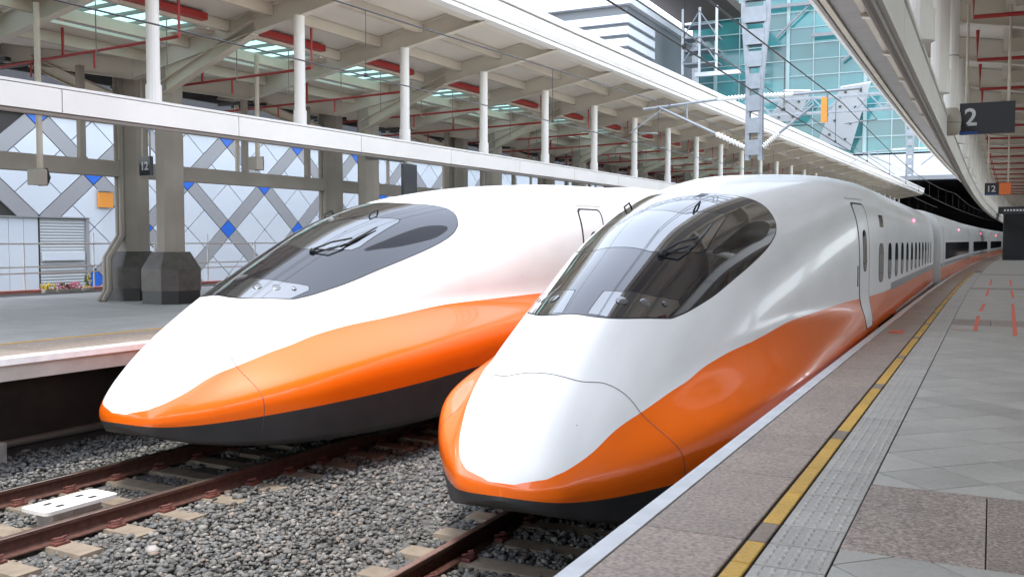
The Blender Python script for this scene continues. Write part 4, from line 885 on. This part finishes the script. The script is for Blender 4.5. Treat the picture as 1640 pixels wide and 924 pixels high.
# ------------------------------------------------------------------ overhead line equipment
def truss_beam(par, x0, x1, y, z0, z1, n):
    mb = MB()
    for yy in (y - .3, y + .3):
        for z in (z0, z1): mb.beam((x0, yy, z), (x1, yy, z), .10, .10)
    mb.build('chord', M['galv'], par)
    for i in range(n):
        xa, xb = x0 + (x1 - x0) * i / n, x0 + (x1 - x0) * (i + 1) / n; xm = (xa + xb) / 2
        d = MB()
        for yy in (y - .3, y + .3): d.beam((xa, yy, z0), (xm, yy, z1), .06, .06, (0, 1, 0)); d.beam((xm, yy, z1), (xb, yy, z0), .06, .06, (0, 1, 0))
        d.build('lattice', M['galv'], par)
def insulator(par, a, b, n=9, r=.075):
    a, b = Vector(a), Vector(b); mb = MB(); pts_, rs = [], []
    for i in range(n * 2 + 1): pts_.append(a + (b - a) * i / (2 * n)); rs.append(r if i % 2 else r * .5)
    mb.tube(pts_, rs, 10); mb.build('insulator', M['insulator'], par)
def portal(x, y, zb, label, full=True, xl=-14, xr=12):
    p = empty('catenary_mast', (x, y, zb), 0, label, 'catenary mast', 'overhead line masts'); H = 10.9 - zb; wt, wb = .30, .16
    # hanging post: two channels with batten plates
    kink = 2.0
    w_at = lambda z: wb if z < kink else wb + (wt - wb) * min(1, (z - kink) / 1.6)
    for s in (-1, 1):
        mb = MB()
        for za, zc in ((0, kink), (kink, kink + 1.6), (kink + 1.6, H)): mb.beam((s * w_at(za), 0, za), (s * w_at(zc), 0, zc), .10, .20, (0, 1, 0))
        mb.build('channel', M['galv'], p)
    k = 0; z = .12
    while z < min(H, 5.8):
        w = w_at(z); MB().box((-w, -.12, z), (w, -.105, z + .38)).build('batten', M['galv'], p); MB().box((-w, .105, z), (w, .12, z + .38)).build('batten', M['galv'], p); z += .55; k += 1
    truss_beam(p, xl - x, xr - x, 0, 10.2 - zb + .1, 11.2 - zb, 16)
    if full:
        for sx, reach in ((-1, 2.95), (1, 2.55)):
            top, low = (sx * .16, 0, 1.62), (sx * .16, 0, .28); tip = (sx * reach, 0, 1.45 if sx < 0 else 1.62)
            insulator(p, (sx * .2, 0, 1.60), (sx * .95, 0, 1.58)); MB().tube([(sx * .95, 0, 1.58), tip], .035, 8).build('cantilever_tube', M['galv'], p)
            le = (sx * (2.55 if sx < 0 else 1.45), 0, 1.50 if sx < 0 else 1.30)
            la = Vector((sx * .2, 0, .32)); lb = Vector(le); lm = la + (lb - la) * .33; insulator(p, la, lm); MB().tube([lm, lb], .035, 8).build('stay_tube', M['galv'], p)
            MB().tube([(sx * 1.75, 0, 1.55), (sx * 1.75, 0, 1.10)], .025, 6).build('dropper', M['galv'], p)
            MB().tube([(sx * 2.45, 0, 1.4), (sx * (reach + .35), .0, .85), (sx * (reach - .4), 0, .80)], .022, 6).build('steady_arm', M['galv'], p)
        MB().box((1.62, -.05, .85), (1.76, .05, 1.45)).build('balance_weight', M['insulator_orange'], p)
    return p
portal(-5.42, 24.2, CZ + 2.03, 'nearer galvanised drop post with cantilever arms between the tracks')
portal(-4.42, 60, CZ + 3.75, 'distant galvanised drop post with truss beam by the hall')
def wires(name, x, fx, y0, y1, zc, zm, frame, label, span=50, ph=24):
    w = empty(name, LW(x, 0, 0) if frame else (x, 0, 0), LR if frame else 0, label, 'overhead wire', 'overhead wires'); f = fx or (lambda y: 0); ys_ = yrange(y0, y1, 2.5)
    MB().tube([(f(y), y, zc) for y in ys_], .011, 5).build('contact_wire', M['wire'], w)
    zmw = lambda y: zm - .35 * math.sin(math.pi * ((y - ph) % span) / span)
    MB().tube([(f(y), y, zmw(y)) for y in ys_], .013, 5).build('messenger_wire', M['wire'], w)
    for k in range(int((y1 - y0) / 6)): y = y0 + 3 + 6 * k; MB().tube([(f(y), y, zc), (f(y), y, zmw(y))], .006, 4).build('dropper', M['wire'], w); MB().box((f(y) - .02, y - .025, zc - .015), (f(y) + .02, y + .025, zc + .04)).build('clamp', M['wire'], w)
wires('overhead_wire', XT2, bend, 2, 130, CZ + 2.27, CZ + 3.3, False, 'thin black overhead wires above the nearer train')
wires('overhead_wire', XT1, None, 2, 100, CZ + 2.36, CZ + 3.55, True, 'thin black overhead wires above the farther train')
tag(MB().tube([(-7.6, y, CZ + 5.65 - .02 * abs(y - 40) * 0) for y in yrange(6, 115, 5)], .022, 5).build('feeder_cable', M['wire']), 'thick black feeder cable running high above the canopy edge', 'cable')

# ------------------------------------------------------------------ station hall and buildings at the end
K = 1.9
hb = empty('station_hall', (0, 62 * K, 0), 0, 'teal glass station hall spanning the tracks at the far end', 'building')
YB = 0.
z0g, z1g = CZ + 5.35 * K, CZ + 20 * K; xg0, xg1 = -18.0 * K, 16 * K
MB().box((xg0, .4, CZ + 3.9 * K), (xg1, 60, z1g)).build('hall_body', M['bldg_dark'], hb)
cw, chh = 1.55 * K, 1.0 * K; nx, nz = int((xg1 - xg0) / cw), int((z1g - z0g) / chh)
for i in range(nx):
    for k in range(nz):
        x, z = xg0 + i * cw, z0g + k * chh
        if x > 2 * K or z > CZ + 17 * K: continue
        r_ = random.Random(i * 77 + k * 13).random(); dk = r_ < .16 or (k in (4, 5) and 7 < i < 11 and r_ < .6) or (i < 3 and k < 6 and r_ < .55)
        MB().box((x + .04, -.02, z + .04), (x + cw - .04, .12, z + chh - .04)).build('pane', M['curtain_dark' if dk else 'curtain'], hb)
for i in range(nx + 1):
    if xg0 + i * cw < 3 * K: big_ = i % 3 == 1; w = .06 if not big_ else .20; MB().box((xg0 + i * cw - w, -.16 if not big_ else -.3, z0g), (xg0 + i * cw + w, -.03, z1g)).build('mullion', M['mullion'], hb)
for k in range(nz + 1):
    if z0g + k * chh < CZ + 17.5 * K: MB().box((xg0, -.13, z0g + k * chh - .06), (3 * K, -.035, z0g + k * chh + .06)).build('transom', M['mullion'], hb)
MB().box((xg0, -1.6, CZ + 3.85 * K), (xg1, .38, CZ + 5.15 * K)).build('lower_band', M['steel_white'], hb)
MB().box((xg0, -1.9, CZ + 3.6 * K), (xg1, .38, CZ + 3.83 * K)).build('lower_edge', M['bldg_grey'], hb)
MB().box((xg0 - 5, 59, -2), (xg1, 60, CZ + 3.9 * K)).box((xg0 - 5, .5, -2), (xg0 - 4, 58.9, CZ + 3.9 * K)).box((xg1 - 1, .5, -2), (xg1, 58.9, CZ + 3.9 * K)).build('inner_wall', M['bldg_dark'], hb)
# raking diagonal steel behind the glass front, white slanted slabs in front
for (xa, za, xb, zb) in ((-8.5, 11, -4.5, 14), (-12.5, 12.8, -9.5, 15.5), (-6.9, 9.6, -4.6, 11.0)): MB().beam((xa * K, -.9, CZ + za * K), (xb * K, -.9, CZ + zb * K), .22, .22, (0, 1, 0)).build('brace', M['bldg_grey'], hb)
for (xa, xb, z) in ((-10.3, 2, 12.6), (-13.5, -9.5, 14.6)): MB().box((xa * K, -1.2, CZ + z * K), (xb * K, -.9, CZ + (z + .22) * K)).build('rail_beam', M['bldg_grey'], hb)
def slab(name, pts2, lab):
    f = [Vector((x * K, 62 * K - 2.0 - (.0), CZ + z * K)) for x, z in pts2]; c = sum(f, Vector()) / 4; tilt = lambda p: Vector((p.x - c.x, -(p.z - c.z) * .55, p.z - c.z)); q = [tilt(p) for p in f]; n = Vector((0, -.35, -.2))
    mb = MB().add([tuple(p) for p in q] + [tuple(p - n) for p in q], [(0, 1, 2, 3), (7, 6, 5, 4), (0, 4, 5, 1), (1, 5, 6, 2), (2, 6, 7, 3), (3, 7, 4, 0)])
    s = empty(name, (c.x, c.y - 1.5, c.z), 0, lab, 'slab'); mb.build('panel', M['steel_white'], s)
    for t in (.25, .75):
        a = q[0].lerp(q[1], t); b = q[3].lerp(q[2], t)
        for u in (.15, .4, .65, .9): p = a.lerp(b, u) + n * .02; MB().box((p.x - .12, p.y - .12, p.z - .12), (p.x + .12, p.y + .02, p.z + .12)).build('fixing', M['steel_dark'], s)
slab('slanted_slab', [(-12.6, 7.4), (-10.9, 7.4), (-10.05, 9.05), (-11.64, 9.15)], 'smaller white slanted slab in front of the teal glass')
slab('slanted_slab', [(-9.7, 6.2), (-7.9, 5.45), (-6.55, 9.2), (-8.25, 9.05)], 'larger white slanted slab beside the grey eave')
# louvred block to the left of the glass
lb = empty('louvred_building', (-17.6 * K, 48.5 * K, 0), 0, 'white louvred block with grey side wall left of the glass hall', 'building'); zt_ = CZ + 12.6 * K
MB().box((-12 * K, 0.3, -2), (-.3, 13.4 * K, zt_)).build('wall', M['bldg_grey'], lb)
for k in range(9):
    z = zt_ - .55 * K - k * .62 * K
    mb = MB().box((-4.2 * K, -.25, z - .40 * K), (0, .28, z)); mb.box((-.28, .285, z - .40 * K), (0, 4.4 * K, z)); mb.build('louvre', M['bldg_white'], lb)
MB().box((-12.2 * K, -.5, zt_), (.3, 13.3 * K, zt_ + .9)).build('parapet', M['bldg_white'], lb)
MB().box((-.28, 12.4 * K, -2), (.1, 13.4 * K, zt_)).build('corner_pier', M['bldg_white'], lb)
MB().box((-1.0 * K, 4, zt_ + 3.2), (6, 13 * K, zt_ + 4.2)).build('overhanging_roof', M['brown_soffit'], lb)
for k in range(5): MB().beam((-10 * K + k * 2.6 * K, .4, zt_ + .9), (-8.7 * K + k * 2.6 * K, .4, zt_ + 3.2), .2, .2, (0, 1, 0)).beam((-8.7 * K + k * 2.6 * K, .4, zt_ + 3.2), (-7.4 * K + k * 2.6 * K, .4, zt_ + .9), .2, .2, (0, 1, 0)).build('roof_truss', M['steel_white'], lb)
gd = empty('service_gantry', (-15.4 * K, 55 * K, CZ + 10.3 * K), 0, 'grey steel service gantry cage hanging beside the glass wall', 'gantry')
for z in (0, 1.4, 2.8, 4.2):
    MB().box((-1.9, -1.2, z - .1), (1.9, 1.2, z + .06)).build('floor_frame', M['galv'], gd)
for x in (-1.9, 0, 1.9):
    MB().box((x - .12, -1.3, -1.2), (x + .12, -1.1, 6)).build('upright', M['steel_white'], gd)
for z in (0, 2.8): MB().beam((-1.9, -1.25, z), (0, -1.25, z + 2.8), .12, .12, (0, 1, 0)).beam((0, -1.25, z + 2.8), (1.9, -1.25, z), .12, .12, (0, 1, 0)).build('cross_brace', M['galv'], gd)
MB().box((-.4, -1.7, -1.6), (4.6, -1.2, -1.15)).build('walkway', M['steel_white'], gd)

sw_ = empty('light_screen_wall', (10.6, 0, PZ - .01), 0, 'unseen cream screen wall added to block light beside the near platform', 'wall')  # out-of-view wall, added to cut bright reflections on the near train's side
for k in range(30): MB().extrude([(0, 0), (.25, 0), (.25, 3.2), (0, 3.2)], [-70 + 6 * k + .01, -64 + 6 * k - .01], bend).build('light_screen_panel', M['fascia'], sw_)
# lift block at the far end of the near platform
kb = empty('lift_shaft', (1.6, 72, PZ), 0, 'dark block standing far along the near platform', 'lift shaft')
MB().box((-.95, 0, 0), (2.5, 4, 3.1)).build('shaft', M['darker'], kb); MB().box((-.98, -.05, 3.1), (2.55, 4.1, 3.3)).build('cap', M['darker'], kb); MB().box((-.6, -.03, .1), (.6, -.001, 2.2)).build('door', M['darker'], kb)
